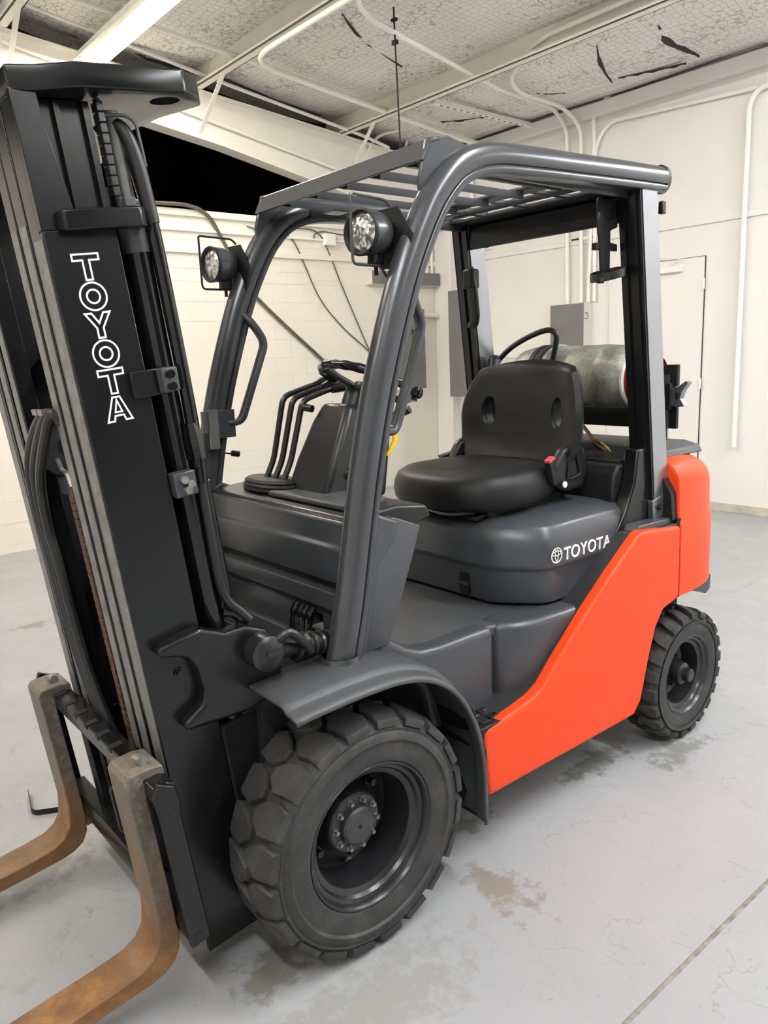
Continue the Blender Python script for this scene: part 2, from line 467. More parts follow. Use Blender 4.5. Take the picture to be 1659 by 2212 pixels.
# flange braces from purlin to rafter
def brace(x, label):
    a = Vector((x+.05, -4.62, RZ(x)+.06)); b = Vector((x+.02, -5.30, RZ(x)-dep(x)+.05))
    m = MB(); m.tube([a, b], .02, prof=[(-.022, -.003), (.022, -.003), (.022, .003), (-.022, .003)], up=(1, 0, 0))
    tag(obj('flange_brace', m, 'beam'), label, 'brace', 'rafter flange braces')
brace(-2.80, 'slanted cream brace between rafter and purlin near the mast top')
brace(-4.55, 'slanted cream brace between rafter and purlin behind the overhead guard')
brace(-1.05, 'slanted cream brace at far left beside the fluorescent fixture')

# fluorescent fixtures
def fixture(x, y0, y1, z, label, power, color, rim=.040):
    t = thing('fluorescent_fixture', label, 'light fixture', (x, (y0+y1)/2, z), 'ceiling strip lights')
    L = (y1-y0)/2
    m = MB(); prof = [(-.135, rim), (-.10, .085), (.10, .085), (.135, rim), (.130, rim), (.095, .078), (-.095, .078), (-.130, rim)]
    m.prism(prof, 'y', -L, L)
    obj('reflector', m, 'white_metal', t)
    obj('housing', MB().box(-.05, .05, -L, L, .04, .10), 'white_metal', t, bevel=.004)
    for s in (-1, 1):
        obj('end_cap', MB().prism([(-.135, rim), (-.10, .088), (-.05, .105), (.05, .105), (.10, .088), (.135, rim)], 'y', s*L-.008, s*L+.008), 'white_metal', t)
        em = 'tube_%g_%g_%g_%g' % (power, *color)
        if em not in M: M[em] = emit(em, color, power*1.6)
        obj('tube', MB().tube([(s*.03-.06, -L+.03, .028), (s*.03-.06, L-.03, .028)], .016, 14), em, t)
    return t
WARM, NEUT = (1, .93, .82), (.97, .985, 1)
fixture(-1.72, -5.32, -2.88, 4.28, 'long white fluorescent strip light glowing above the mast', 80, WARM, .012)
fixture(-1.72, 1.3, 3.7, 4.28, 'white fluorescent strip light over the open floor beside the forklift', 105, NEUT)
fixture(-1.72, 4.0, 6.4, 4.28, 'white fluorescent strip light over the open floor nearest the doorway', 75, NEUT)
fixture(2.2, -3.4, -1.0, 4.65, 'white fluorescent strip light beyond the fork tips', 95, WARM)
fixture(2.2, 1.6, 4.0, 4.65, 'white fluorescent strip light above and behind the camera', 85, NEUT)
fixture(-4.75, 1.2, 3.6, 3.98, 'white fluorescent strip light near the rear wall', 95, NEUT)
fixture(4.6, -.6, 1.8, 4.9, 'white fluorescent strip light farthest in front of the forks', 60, WARM)
# conduits
def conduit(pts, r, label, mat='white_metal', rr=.12, name='conduit', cat='conduit', group='painted conduits', n=10):
    m = MB(); m.tube(round_path(pts, rr, 6), r, n)
    return tag(obj(name, m, mat), label, cat, group)
conduit([(-1.0, -4.5, 4.50), (-2.99, -4.5, 4.31), (-5.68, -4.5, 4.03), (-6.08, -4.5, 4.0)], .022, 'long cream conduit running under the purlins from above the mast to the rear wall')
conduit([(-2.74, -1.2, 4.20), (-2.72, -4.05, 4.20), (-3.0, -4.40, 4.25), (-3.6, -4.44, 4.2), (-5.6, -4.44, 3.99), (-6.08, -4.44, 3.95)], .022, 'cream conduit following a purlin then bending towards the rear wall', rr=.3)
conduit([(-2.6, -1.6, 4.22), (-2.75, -2.75, 4.20), (-3.05, -2.95, 4.19), (-4.95, -3.30, 4.10), (-5.9, -3.42, 4.12), (-6.11, -3.40, 3.95), (-6.11, -3.38, 2.13)], .02, 'cream conduit crossing the ceiling and dropping to the grey disconnect box, leftmost drop', rr=.25)
conduit([(-4.46, 2.0, 4.20), (-4.47, -2.45, 4.19), (-4.82, -3.08, 4.12), (-5.1, -3.2, 4.07), (-5.85, -3.27, 4.09), (-6.11, -3.22, 3.93), (-6.11, -3.195, 2.13)], .02, 'cream conduit looping off the purlin and dropping second from the left', rr=.2)
conduit([(-6.11, -.5, 4.135), (-6.11, -2.85, 4.16), (-6.11, -3.075, 4.0), (-6.11, -3.05, 3.8), (-6.11, -3.105, 2.13)], .019, 'cream conduit along the top of the rear wall bending down third from the left', rr=.22)
conduit([(-6.13, -1.37, 3.81), (-6.13, -2.9, 3.89), (-6.13, -3.05, 3.70), (-6.13, -3.04, 2.13)], .019, 'cream conduit below it on the rear wall, rightmost drop to the disconnect box', rr=.2)
conduit([(-6.12, -.4, 4.04), (-6.12, -5.2, 4.08)], .016, 'thin straight cream conduit under the eave strut')
conduit([(-6.12, -.3, 3.84), (-6.12, -1.36, 3.80), (-6.12, -1.44, 3.70), (-6.12, -1.43, .65)], .024, 'cream conduit down the rear wall right of the door', rr=.14)
conduit([(-6.11, -4.82, 4.1), (-6.11, -4.80, 2.42)], .03, 'thick cream conduit dropping to the pale breaker cabinet near the corner')
for k, (x, lb) in enumerate([(-5.88, 'nearest the corner'), (-5.79, 'second from the corner'), (-5.97, 'with a slight bend by the pilaster')]):
    conduit([(x, YL+.03, 3.6), (x, YL+.03, 2.65)], .017, 'slim cream conduit entering the grey wireway, ' + lb)
conduit([(-5.5, -5.35, 4.0), (-5.4, -5.1, 4.25), (-5.5, -4.7, 4.28), (-5.9, -4.6, 4.05), (-6.1, -4.55, 3.7)], .016, 'looping flexible cream conduit above the guard roof', rr=.2)
conduit([(-4.9, -5.35, 3.9), (-4.95, -5.2, 4.12), (-5.3, -4.9, 4.2), (-6.05, -4.6, 4.13)], .016, 'second looping cream conduit above the guard roof', rr=.25)
conduit([(-1.0, -5.26, 4.33), (-3.0, -5.26, 3.97), (-4.7, -5.26, 3.66)], .017, 'cream conduit clipped along the rafter web')
conduit([(-1.0, -5.1, 4.62), (-3.0, -5.1, 4.3), (-4.7, -5.1, 4.06), (-5.1, -5.15, 4.0)], .017, 'cream conduit running along the rafter top flange')
# perforated strut
st = thing('strut_channel', 'perforated cream strut channel slanting to the rear wall', 'channel', (-5.2, -4.1, 4.1))
m = MB(); m.tube([(.5, .12, .03), (-.9, .25, -.03)], .03, prof=[(-.02, -.03), (.02, -.03), (.02, -.024), (-.014, -.024), (-.014, .024), (.02, .024), (.02, .03), (-.02, .03)], up=(0, 0, 1))
obj('channel', m, 'white_metal', st)
for k in range(14):
    t = .08+k*.062; p = Vector((.5, .12, .03)).lerp(Vector((-.9, .25, -.03)), t)
    obj('slot', MB().box(p.x-.02, p.x+.02, p.y-.006, p.y+.006, p.z-.0225, p.z-.0195), 'torn', st)
# hanging rod
rod = tag(obj('threaded_rod', MB().tube([(-3.35, -3.0, 4.45), (-3.36, -3.0, 3.95), (-3.376, -3.0, 3.25)], .007, 8), 'blackmat'), 'thin dark threaded rod hanging from the ceiling', 'rod')
obj('clamp', MB().box(-3.375, -3.345, -3.03, -2.98, 4.09, 4.12), 'blackmat', rod)
obj('clamp', MB().box(-3.375, -3.345, -3.03, -2.98, 4.26, 4.28), 'blackmat', rod)

# things on the rear wall
def ebox(name, label, cat, x0, x1, y0, y1, z0, z1, face, sidemat='boxside'):
    """cabinet on the rear wall (front faces +X) or on the left wall (front faces +Y)"""
    t = thing(name, label, cat, ((x0+x1)/2, (y0+y1)/2, z0))
    cx, cy = (x0+x1)/2, (y0+y1)/2
    if face == 'x':
        obj('cabinet', MB().box(x0-cx, x1-cx-.012, y0-cy, y1-cy, 0, z1-z0), sidemat, t, bevel=.004)
        obj('door', MB().box(x1-cx-.012, x1-cx, y0-cy+.004, y1-cy-.004, .004, z1-z0-.004), 'box', t, bevel=.003)
    else:
        obj('cabinet', MB().box(x0-cx, x1-cx, y0-cy, y1-cy-.012, 0, z1-z0), sidemat, t, bevel=.004)
        obj('door', MB().box(x0-cx+.004, x1-cx-.004, y1-cy-.012, y1-cy, .004, z1-z0-.004), 'box', t, bevel=.003)
    return t
e = ebox('disconnect_box', 'grey electrical disconnect box on rear wall above the gas cylinder', 'electrical box', XR, XR+.16, -3.54, -3.09, 1.35, 2.12, 'x')
obj('latch', MB().tube(round_path([(.05, .225, .66), (.05, .26, .66), (.05, .26, .60), (.05, .225, .60)], .015), .005), 'steel', e)
e = ebox('breaker_cabinet', 'tall pale breaker cabinet near the corner behind the guard post', 'electrical box', XR, XR+.34, -4.98, -4.62, 1.1, 2.40, 'x')
obj('label_plate', MB().box(-.02, .10, .18, .183, .72, .88), 'label', e)
e = ebox('panelboard', 'dark grey panelboard on left wall behind the steering wheel', 'electrical box', -5.74, -5.28, YL, YL+.12, 1.21, 2.21, 'y')
for k in range(4):
    obj('breaker', MB().box(-.12, .0, .06, .064, .68-k*.085, .745-k*.085), 'torn', e)
obj('handle', MB().tube(round_path([(.2, .06, .52), (.2, .1, .52), (.2, .1, .42), (.2, .06, .42)], .015), .006), 'steel', e)
e = ebox('wireway', 'long grey wireway box on left wall below slim conduits', 'electrical box', -6.02, -4.90, YL, YL+.13, 2.49, 2.65, 'y')
obj('tag_plate', MB().box(.02, .14, .065, .067, .07, .12), 'window', e)
tag(obj('pipe_stub', MB().tube([(-5.74, YL+.07, 2.14), (-6.06, YL+.07, 2.13)], .032, 14), 'white_metal'), 'short thick cream pipe leaving the panelboard towards the corner', 'pipe')
tag(obj('corner_pilaster', MB().box(XR, XR+.14, YL, YL+.30, 0, 3.9), 'wall2', bevel=.01), 'cream pilaster filling the corner of the two walls', 'pilaster')
e = thing('junction_box', 'small cream junction box on left wall between cables', 'electrical box', (-4.36, YL, 2.91))
obj('box', MB().box(-.075, .075, 0, .06, 0, .13), 'white_metal', e, bevel=.005)
obj('cover', MB().box(-.07, .07, .06, .066, .005, .125), 'white_metal', e, bevel=.002)
conduit([(-2.2, YL+.02, 2.965), (-5.2, YL+.02, 2.965)], .012, 'thin cream conduit along the upper left wall', group='left wall runs')
for pts, r, lb in [([(-1.6, -5.37, 3.185), (-2.26, -5.37, 3.19), (-2.6, -5.37, 3.195), (-2.83, -5.38, 3.12), (-3.0, -5.40, 2.88), (-3.28, -5.40, 2.39), (-4.24, -5.40, 1.575), (-4.6, -5.4, 1.25)], .019, 'thick brown cable curving over the wall top and slanting down the left wall'),
                   ([(-3.3, -5.41, 3.05), (-3.67, -5.41, 2.97), (-3.88, -5.41, 2.93), (-4.18, -5.41, 2.345), (-4.5, -5.41, 2.0), (-4.87, -5.41, 1.72), (-4.95, -5.41, 1.6)], .007, 'thin dark cable drooping down the left wall, left one of two'),
                   ([(-3.45, -5.41, 3.04), (-3.9, -5.41, 3.07), (-4.2, -5.41, 3.05), (-4.35, -5.41, 2.85), (-4.53, -5.41, 2.45), (-4.9, -5.41, 1.70)], .007, 'thin dark cable drooping down the left wall, right one of two'),
                   ([(-4.15, -5.41, 2.95), (-4.18, -5.41, 3.03), (-4.3, -5.41, 3.06), (-4.45, -5.41, 3.05), (-5.0, -5.41, 3.02)], .007, 'short dark cable arching over the junction box')]:
    m = MB(); m.tube(smooth_path(pts, 8), r, 8)
    tag(obj('cable', m, 'cable'), lb, 'cable', 'cables on the left wall')
# door in the rear wall
dr = struct(obj('door_1', MB().box(XR+.004, XR+.03, -2.86, -1.815, .02, 2.45), 'wall2', bevel=.002))
fm = MB(); fm.box(XR, XR+.008, -2.867, -2.861, 0, 2.457); fm.box(XR, XR+.008, -1.814, -1.807, 0, 2.457); fm.box(XR, XR+.008, -2.867, -1.807, 2.451, 2.457)
obj('door_gap', fm, 'torn', dr)
for z in (.45, 1.25, 2.2): obj('hinge', MB().tube([(XR+.033, -1.808, z-.05), (XR+.033, -1.808, z+.05)], .012, 10), 'white_metal', dr)
cl = obj('door_closer', MB().box(XR+.03, XR+.08, -2.32, -2.02, 2.33, 2.39), 'white_metal', dr, bevel=.006)
obj('closer_arm', MB().tube([(XR+.06, -2.15, 2.39), (XR+.11, -2.0, 2.44), (XR+.02, -2.4, 2.50)], .007, 6), 'white_metal', cl)
# conduit strap bar
sb = thing('strap_bar', 'short strut bar clamping the conduit drops above the disconnect box', 'bracket', (XR, -3.24, 2.78))
obj('bar', MB().box(0, .04, -.24, .22, 0, .035), 'white_metal', sb, bevel=.002)
obj('slot', MB().box(.0405, .042, -.11, .0, .008, .028), 'torn', sb)
obj('slot', MB().box(.0405, .042, .12, .19, .008, .028), 'torn', sb)
ss = thing('strap_rail', 'short strut rail beside the thick corner conduit', 'bracket', (XR, -4.66, 2.86))
obj('bar', MB().box(0, .04, -.10, .13, 0, .045), 'white_metal', ss, bevel=.002)
obj('slot', MB().box(.0405, .042, -.08, .10, .012, .034), 'torn', ss)
# pale bin behind the gas cylinder
bn = thing('storage_bin', 'pale green plastic drum standing behind the gas cylinder', 'bin', (-5.55, -3.9, 0))
obj('body', MB().lathe([(0, .0), (0, .26), (.3, .28), (.9, .28), (1.44, .26)], (0, 0, 0), 'z', 28), 'bin', bn)
obj('lid', MB().lathe([(1.44, .26), (1.44, .285), (1.49, .285), (1.56, .24), (1.58, .0)], (0, 0, 0), 'z', 28), 'bin', bn)
# bent strap on the floor
m = MB(); m.tube(round_path([(.515, -.95, .016), (.545, -.80, .014), (.535, -.775, .014), (.44, -.725, .014)], .02), .01, prof=[(-.011, -.0015), (.011, -.0015), (.011, .0015), (-.011, .0015)], up=(0, 0, 1))
tag(obj('bent_strap', m, 'blackmat'), 'bent dark strap lying on the floor left of the far fork', 'strap')

# ================================================================== the forklift
F = thing('forklift', 'orange and grey counterbalance forklift with black mast and rusty forks', 'forklift')
TH = rad(6.5)
def MT(p): return Vector((p[0]*cos(TH)+p[2]*sin(TH), p[1], .33+p[2]*cos(TH)-p[0]*sin(TH)))
def both(fn):
    for s in (1, -1): fn(s)

# ---------------------------------------------------------------- wheels
def tyre_mesh(R, w, rim, nl, lug):
    """axis y, outer face towards +y, centred on origin; lugs moulded on"""
    m = MB(); h = w/2; rs = R-.020
    prof = [(-h+.02, rim), (-h, rim+.03), (-h, rs-.05), (-h+.012, rs-.012), (-h+.03, rs), (h-.03, rs), (h-.012, rs-.008), (h-.002, rs-.022),
            (h-.004, rs-.030), (h+.001, rs-.036), (h+.004, rim+.068), (h-.003, rim+.062), (h-.001, rim+.03), (h-.008, rim+.006), (h-.02, rim)]
    m.lathe(prof, (0, 0, 0), 'y', 72)
    for row in (1, -1):
        for k in range(nl):
            t0 = 2*pi*(k+(.5 if row < 0 else 0))/nl; da = 2*pi/nl
            if lug == 'front':
                poly = [(-.40, h+.001), (.36, h+.001), (.47, h*.62), (.36, h*.30), (.10, -h*.02), (-.22, -h*.02), (-.50, h*.34), (-.42, h*.72)]
            else:
                poly = [(-.30, h+.001), (.30, h+.001), (.42, h*.5), (.56, h*.06), (.12, -h*.04), (-.05, h*.4), (-.26, h*.7)]
            rings = []
            for (ins, r) in ((0, rs-.014), (.0, R-.006), (.10, R)):
                ring = []
                cx = sum(q[0] for q in poly)/len(poly); cy = sum(q[1] for q in poly)/len(poly)
                for q in poly:
                    a = t0+da*(q[0]+(cx-q[0])*ins)*.97; y = (q[1]+(cy-q[1])*ins*.6)*row
                    rr = r - (.012 if abs(q[1]) >= h*.95 and r > rs else 0)
                    ring.append((rr*cos(a), y, rr*sin(a)))
                rings.append(ring)
            m.loft(rings)
    return m
def bolt_mesh(r, l):
    m = MB(); m.lathe([(0, r*1.5), (l*.25, r*1.5), (l*.25, r), (l, r), (l, 0)], (0, 0, 0), 'y', 6); return m
BZ = .349
def front_wheel(s):
    t = obj('front_tyre', tyre_mesh(.349, .212, .207, 20, 'front'), 'rubber', F, angle=40)
    t.location = (0, s*.505, BZ); t.rotation_euler = (0, rad(7), 0 if s > 0 else pi)
    rm = MB().lathe([(.085, .214), (.094, .212), (.097, .204), (.090, .199), (.078, .196), (.074, .186), (.064, .180), (.056, .165), (.02, .161), (-.05, .158), (-.060, .15), (-.055, .11), (-.02, .085), (-.01, .08), (-.01, .0)], (0, 0, 0), 'y', 64)
    obj('wheel_rim', rm, 'rim', t, angle=28)
    obj('lock_ring', MB().lathe([(.082, .207), (.092, .213), (.098, .209), (.096, .203), (.084, .201)], (0, 0, 0), 'y', 64), 'rim', t)
    hb = MB().lathe([(-.01, .088), (.006, .088), (.012, .083), (.012, .058), (.03, .055), (.036, .048), (.036, .0)], (0, 0, 0), 'y', 40)
    hub = obj('hub', hb, 'hub', t, angle=30)
    obj('vent_hole', MB().lathe([(.0355, .006), (.0372, .006), (.0372, 0)], (0, 0, 0), 'y', 12), 'dark', t)
    b0 = None
    for k in range(10):
        a = 2*pi*k/10+.2
        loc = (.071*cos(a), .012, .071*sin(a))
        if b0 is None: b0 = obj('hub_bolt', bolt_mesh(.0062, .016), 'steel', t, smooth=False); b0.location = loc
        else: copy_of(b0, t, loc)
    b0 = None
    for k in range(6):
        a = 2*pi*k/6+.55; loc = (.122*cos(a), -.05, .122*sin(a))
        if b0 is None: b0 = obj('wheel_nut', bolt_mesh(.011, .028), 'rim', t, smooth=False); b0.location = loc
        else: copy_of(b0, t, loc)
both(front_wheel)
def rear_wheel(s):
    t = obj('rear_tyre', tyre_mesh(.279, .175, .168, 22, 'rear'), 'rubber', F, angle=40)
    t.location = (-1.7275, s*.482, .279); t.rotation_euler = (0, rad(3), 0 if s > 0 else pi)
    obj('wheel_rim', MB().lathe([(.068, .176), (.079, .173), (.081, .166), (.070, .160), (.066, .150), (.056, .146), (.050, .132), (.02, .128), (-.02, .124), (-.03, .11), (-.03, .06), (-.01, .05), (-.01, 0)], (0, 0, 0), 'y', 56), 'rim', t, angle=28)
    obj('hub', MB().lathe([(-.01, .062), (.03, .052), (.06, .046), (.064, .042), (.068, .03), (.092, .028), (.097, .022), (.097, .0)], (0, 0, 0), 'y', 32), 'rim', t, angle=30)
    b0 = None
    for k in range(6):
        a = 2*pi*k/6+.2; loc = (.082*cos(a), -.03, .082*sin(a))
        if b0 is None: b0 = obj('wheel_nut', bolt_mesh(.009, .03), 'rim', t, smooth=False); b0.location = loc
        else: copy_of(b0, t, loc)
both(rear_wheel)

# ---------------------------------------------------------------- chassis
c = MB(); c.box(-1.98, .08, -.36, .36, .20, .62); c.box(-.16, .20, -.39, .39, .24, .72); c.tube([(0, -.5, BZ), (0, .5, BZ)], .09, 16)
c.tube([(-1.7275, -.42, .279), (-1.7275, .42, .279)], .06, 12)
obj('chassis_frame', c, 'dark', F)
# floor plate
fp = [(-.08, -.43), (-.30, -.41), (-.44, -.385), (-.64, -.40), (-.98, -.42), (-.98, .42), (-.72, .42), (-.64, .403), (-.50, .385), (-.42, .372), (-.34, .36), (-.08, .36)]
flp = obj('floor_plate', MB().prism(fp, 'z', .69, .73), 'grey_tex', F, bevel=.008)
sp = obj('toe_board', MB().prism([(-.08, .73), (-.08, .80), (-.12, .80), (-.36, .732), (-.36, .70)], 'y', -.40, .355), 'grey_tex', F, bevel=.006)
def side_body(s):
    pl = [(-.045, .775), (-.084, .907), (-.20, .835), (-.30, .765), (-.36, .738), (-.43, .731), (-.66, .731), (-.69, .725), (-.69, .45), (-.40, .45), (-.36, .60), (-.25, .72), (-.13, .765)]
    o = obj('side_skirt', MB().prism(pl, 'y', s*.34, s*.425), 'grey', F, bevel=.022, seg=4)
    pl2 = [(-.695, .33), (-.695, .425), (-.75, .462), (-.84, .492), (-1.0, .505), (-1.2, .505), (-1.2, .33)]
    m = MB(); m.prism([(x, s*y) for x, y in pl2], 'z', .45, .733)
    obj('rear_skirt', m, 'grey', F, bevel=.025, seg=4)
both(side_body)
# step
st = obj('step_plate', MB().box(-.90, -.435, .33, .548, .43, .47), 'blackmat', F, bevel=.004)
bar = None
for i in range(4):
    for j in range(3):
        loc = (-.535-i*.052, .405+j*.05+(.0 if i % 2 else .012), .470)
        if bar is None:
            bm_ = MB(); bm_.box(-.020, .020, -.013, .013, 0, .004); bm_.box(-.020, .020, .009, .013, .004, .007)
            bar = obj('tread_bar', bm_, 'gloss', st, bevel=.0015); bar.location = loc
        else: copy_of(bar, st, loc)

# ---------------------------------------------------------------- front fenders
def fender(s):
    path = [(.240, .800), (.17, .806), (.09, .809), (0, .810), (-.10, .805), (-.19, .785), (-.27, .745), (-.34, .682), (-.395, .595), (-.43, .50), (-.447, .40), (-.452, .30), (-.452, .205)]
    P = smooth_path([(x, 0, z) for x, z in path], 3); rings = []
    for i, p in enumerate(P):
        d = (P[min(i+1, len(P)-1)]-P[max(i-1, 0)]).normalized(); nrm = Vector((d.z, 0, -d.x))
        if nrm.z < 0 and abs(d.x) > .3: nrm = -nrm
        if abs(d.x) <= .3: nrm = Vector((-abs(d.z), 0, nrm.z if nrm.x < 0 else -nrm.z))
        f = i/(len(P)-1)
        sec = [(.385, 0), (.50, 0), (.555, -.001), (.568, -.004), (.576, -.013), (.582, -.017), (.606, -.020), (.622, -.024), (.627, -.034)]
        rings.append([p+nrm*o+Vector((0, s*y, 0)) for y, o in sec])
    m = MB(); m.loft(rings, closed=False)
    o = obj('fender', m, 'grey_tex', F, solid=.010, angle=50)
    o.modifiers['solid'].offset = 0
    # inner liner and mud flap
    w = MB(); w.prism([(-.447, .19), (-.447, .42), (-.40, .58), (-.405, .59), (-.458, .43), (-.458, .19)], 'y', s*.38, s*.60)
    obj('mud_guard', w, 'blackmat', F, bevel=.006)
both(fender)

# ---------------------------------------------------------------- cowl
cw = MB()
cp = [(-.10, .795), (-.10, .905), (-.085, .915), (-.088, .968), (-.112, .972), (-.112, .998), (-.088, 1.002), (-.084, 1.105), (-.098, 1.118), (-.10, 1.178), (-.108, 1.184), (-.26, 1.180), (-.36, 1.14), (-.33, 1.06), (-.22, .80)]
cw.prism(cp, 'y', -.435, .435)
cowl = obj('front_cowl', cw, 'grey', F, bevel=.006, seg=3)
obj('cowl_groove', MB().box(-.114, -.1115, -.42, .42, .974, .996), 'blackmat', cowl)
# opening low in the cowl with hydraulic lines
cut(cowl, MB().prism([(.12, .75), (.12, .85), (.135, .875), (.16, .885), (.27, .885), (.27, .75)], 'x', -.20, -.03), 30)
obj('cowl_lower', MB().box(-.14, -.105, -.40, .40, .50, .80), 'black', F)
for k, y in enumerate((.15, .18, .205, .235)):
    obj('hydraulic_line', MB().tube(smooth_path([(-.09, y, .90), (-.07, y, .86), (-.06, y+.005, .72), (-.06, y+.01, .60)], 4), .012, 10), 'gloss', cowl)
def cowl_side(s):
    pl = [(-.045, .79), (-.10, 1.183), (-.150, 1.217), (-.262, 1.172), (-.245, 1.118), (-.188, 1.068), (-.170, 1.02), (-.140, .885), (-.125, .80)]
    obj('cowl_side', MB().prism(pl, 'y', s*.415, s*.452), 'grey', F, bevel=.010, seg=3)
both(cowl_side)
dash = obj('dash_top', MB().prism([(-.108, 1.176), (-.118, 1.194), (-.30, 1.206), (-.42, 1.19), (-.44, 1.15), (-.30, 1.12)], 'y', -.43, .40), 'plastic', F, bevel=.01, seg=3)
obj('dash_panel', MB().prism([(-.16, -.10), (-.16, .33), (-.24, .36), (-.34, .30), (-.38, .06), (-.3, -.10)], 'z', 1.198, 1.216), 'grey_tex', dash, bevel=.006)
obj('decal', MB().box(-.315, -.26, .06, .14, 1.2165, 1.2172), 'guard_bright', dash)
obj('decal', MB().box(-.245, -.22, .13, .19, 1.2165, 1.2172), 'guard_bright', dash)
obj('lever_boot', MB().loft([[(-.235+.075*cos(t)*k, -.20+.15*sin(t)*k, z) for t in [2*pi*i/20 for i in range(20)]] for k, z in ((1, 1.205), (.96, 1.215), (.98, 1.22), (.9, 1.228), (.93, 1.233), (.8, 1.242))]), 'blackmat', dash, angle=20)

# ---------------------------------------------------------------- steering column
col = MB()
def ring(x0, x1, y0, y1, z0, z1):
    return [(x0, y0, z0), (x0, y1, z0), (x1, y1, z1), (x1, y0, z1)]
col.loft([ring(-.235, -.50, -.115, .115, 1.20, 1.17), ring(-.285, -.52, -.11, .11, 1.31, 1.27), ring(-.345, -.55, -.095, .095, 1.43, 1.385), ring(-.385, -.57, -.075, .075, 1.495, 1.455)])
sc = obj('steering_column', col, 'plastic', F, bevel=.02, seg=4)
obj('column_neck', MB().tube([(-.455, 0, 1.46), (-.485, 0, 1.525)], .045, 18), 'plastic', sc)
obj('ignition_knob', MB().tube([(-.345, -.08, 1.475), (-.335, -.115, 1.48)], .013, 12), 'plastic', sc)
obj('parking_brake', MB().tube(smooth_path([(-.33, .09, 1.265), (-.345, .105, 1.268), (-.37, .118, 1.262), (-.39, .122, 1.255)], 4), [.02, .021, .022, .022, .022, .022, .022, .022, .022, .022, .022, .022, .018], 12), 'blackmat', sc)
obj('switch_box', MB().prism([(-.42, 1.33), (-.43, 1.42), (-.50, 1.41), (-.505, 1.365), (-.47, 1.325)], 'y', .05, .14), 'boxside', sc, bevel=.010)
obj('switch_stalk', MB().tube(smooth_path([(-.50, .1, 1.44), (-.53, .15, 1.45), (-.55, .19, 1.465)], 4), .013, 10), 'plastic', sc)
obj('direction_lever', MB().prism([(-.482, 1.410), (-.532, 1.400), (-.520, 1.382), (-.527, 1.364), (-.495, 1.330), (-.478, 1.312), (-.474, 1.318), (-.492, 1.345), (-.505, 1.365), (-.505, 1.385), (-.485, 1.398)], 'y', .145, .157), 'yellow', sc, bevel=.003)
# steering wheel, tilted up at the front
TW = rad(24)
WC = Vector((-.525, .005, 1.555))
def WT(p): return WC + Vector((p[0]*cos(TW)-p[2]*sin(TW)*-0 - p[2]*sin(TW), p[1], p[0]*sin(TW)+p[2]*cos(TW)))
sw = MB(); n = 64; rings = []
for i in range(n):
    t = 2*pi*i/n; rr = .0155+(.0014*sin(i*pi/1.6) if (i % 64) else 0)
    rings.append([((.165+rr*cos(u))*cos(t), (.165+rr*cos(u))*sin(t), rr*sin(u)) for u in [2*pi*k/12 for k in range(12)]])
rings.append(rings[0]); sw.loft(rings, cap=False, T=WT)
swo = obj('steering_wheel', sw, 'gloss', F, angle=60)
for a in (90, 210, 330):
    a = rad(a)
    obj('spoke', MB().tube([(.03*cos(a), .03*sin(a), -.03), (.10*cos(a), .10*sin(a), -.015), (.160*cos(a), .160*sin(a), 0)], .011, 8, T=WT), 'plastic', swo)
obj('horn_pad', MB().lathe([(-.06, .0), (-.06, .035), (-.03, .045), (-.012, .042), (-.008, .03), (-.008, 0)], (0, 0, 0), 'z', 24, T=WT), 'plastic', swo)
obj('spinner_knob', MB().lathe([(0, 0), (0, .012), (.012, .012), (.016, .022), (.03, .026), (.045, .022), (.052, .010), (.053, 0)], (-.095, .148, -.03), 'z', 20, T=WT), 'gloss', swo)
# three hydraulic levers
for k in range(3):
    y = -.235+k*.055
    p = round_path([(-.225, y, 1.21), (-.275, y, 1.30), (-.33-.004*k, y, 1.515-.006*k), (-.44, y+.008, 1.545-.006*k), (-.475, y+.012, 1.55-.006*k)], .028, 5)
    lv = obj('control_lever', MB().tube(p, .0105, 10), 'plastic', F)
    obj('lever_knob', MB().tube([(-.455, y+.010, 1.545-.006*k), (-.49, y+.014, 1.555-.006*k), (-.53, y+.016, 1.553-.006*k)], [.014, .021, .016], 10), 'plastic', lv)

# ---------------------------------------------------------------- overhead guard
GP = [(-.024, .80), (-.068, .973), (-.106, 1.166), (-.142, 1.338), (-.182, 1.497), (-.231, 1.652), (-.306, 1.850), (-.386, 2.005), (-.452, 2.095), (-.535, 2.162), (-.66, 2.200), (-.85, 2.213), (-1.10, 2.222), (-1.35, 2.231), (-1.585, 2.238)]
def guard_rail(s):
    path = smooth_path([(x, s*.452, z) for x, z in GP], 5)
    # profile: (outwards, sideways): big bulge outside, groove, bead inside
    half = [(.043*cos(rad(q))+.002, .038*sin(rad(q))) for q in (0, 15, 30, 45, 60, 75, 88)]
    half += [(-.014, .0375), (-.020, .034), (-.0215, .027), (-.025, .027), (-.0265, .033), (-.030, .0345), (-.041, .0345), (-.046, .031), (-.048, .024)]
    prof = half+[(q, -w) for q, w in half[::-1] if w > 1e-6]
    m = MB(); m.tube(path, 1, prof=prof, up=(.55, 0, .83))
    o = obj('guard_rail', m, 'guard', F, angle=38)
    e = Vector((-1.585, s*.452, 2.238))
    obj('end_cap', MB().loft([[e+Vector((-d, (y)*k, z*k)) for y, z in [(.038*cos(t), .05*sin(t)) for t in [2*pi*i/24 for i in range(24)]]] for d, k in ((0, 1.02), (.02, 1.0), (.034, .8), (.038, .4))]), 'plastic', o)
    obj('post_foot', MB().lathe([(.79, .068), (.798, .068), (.806, .058), (.83, .052)], (-.026, s*.452, 0), 'z', 24), 'guard', o)
both(guard_rail)
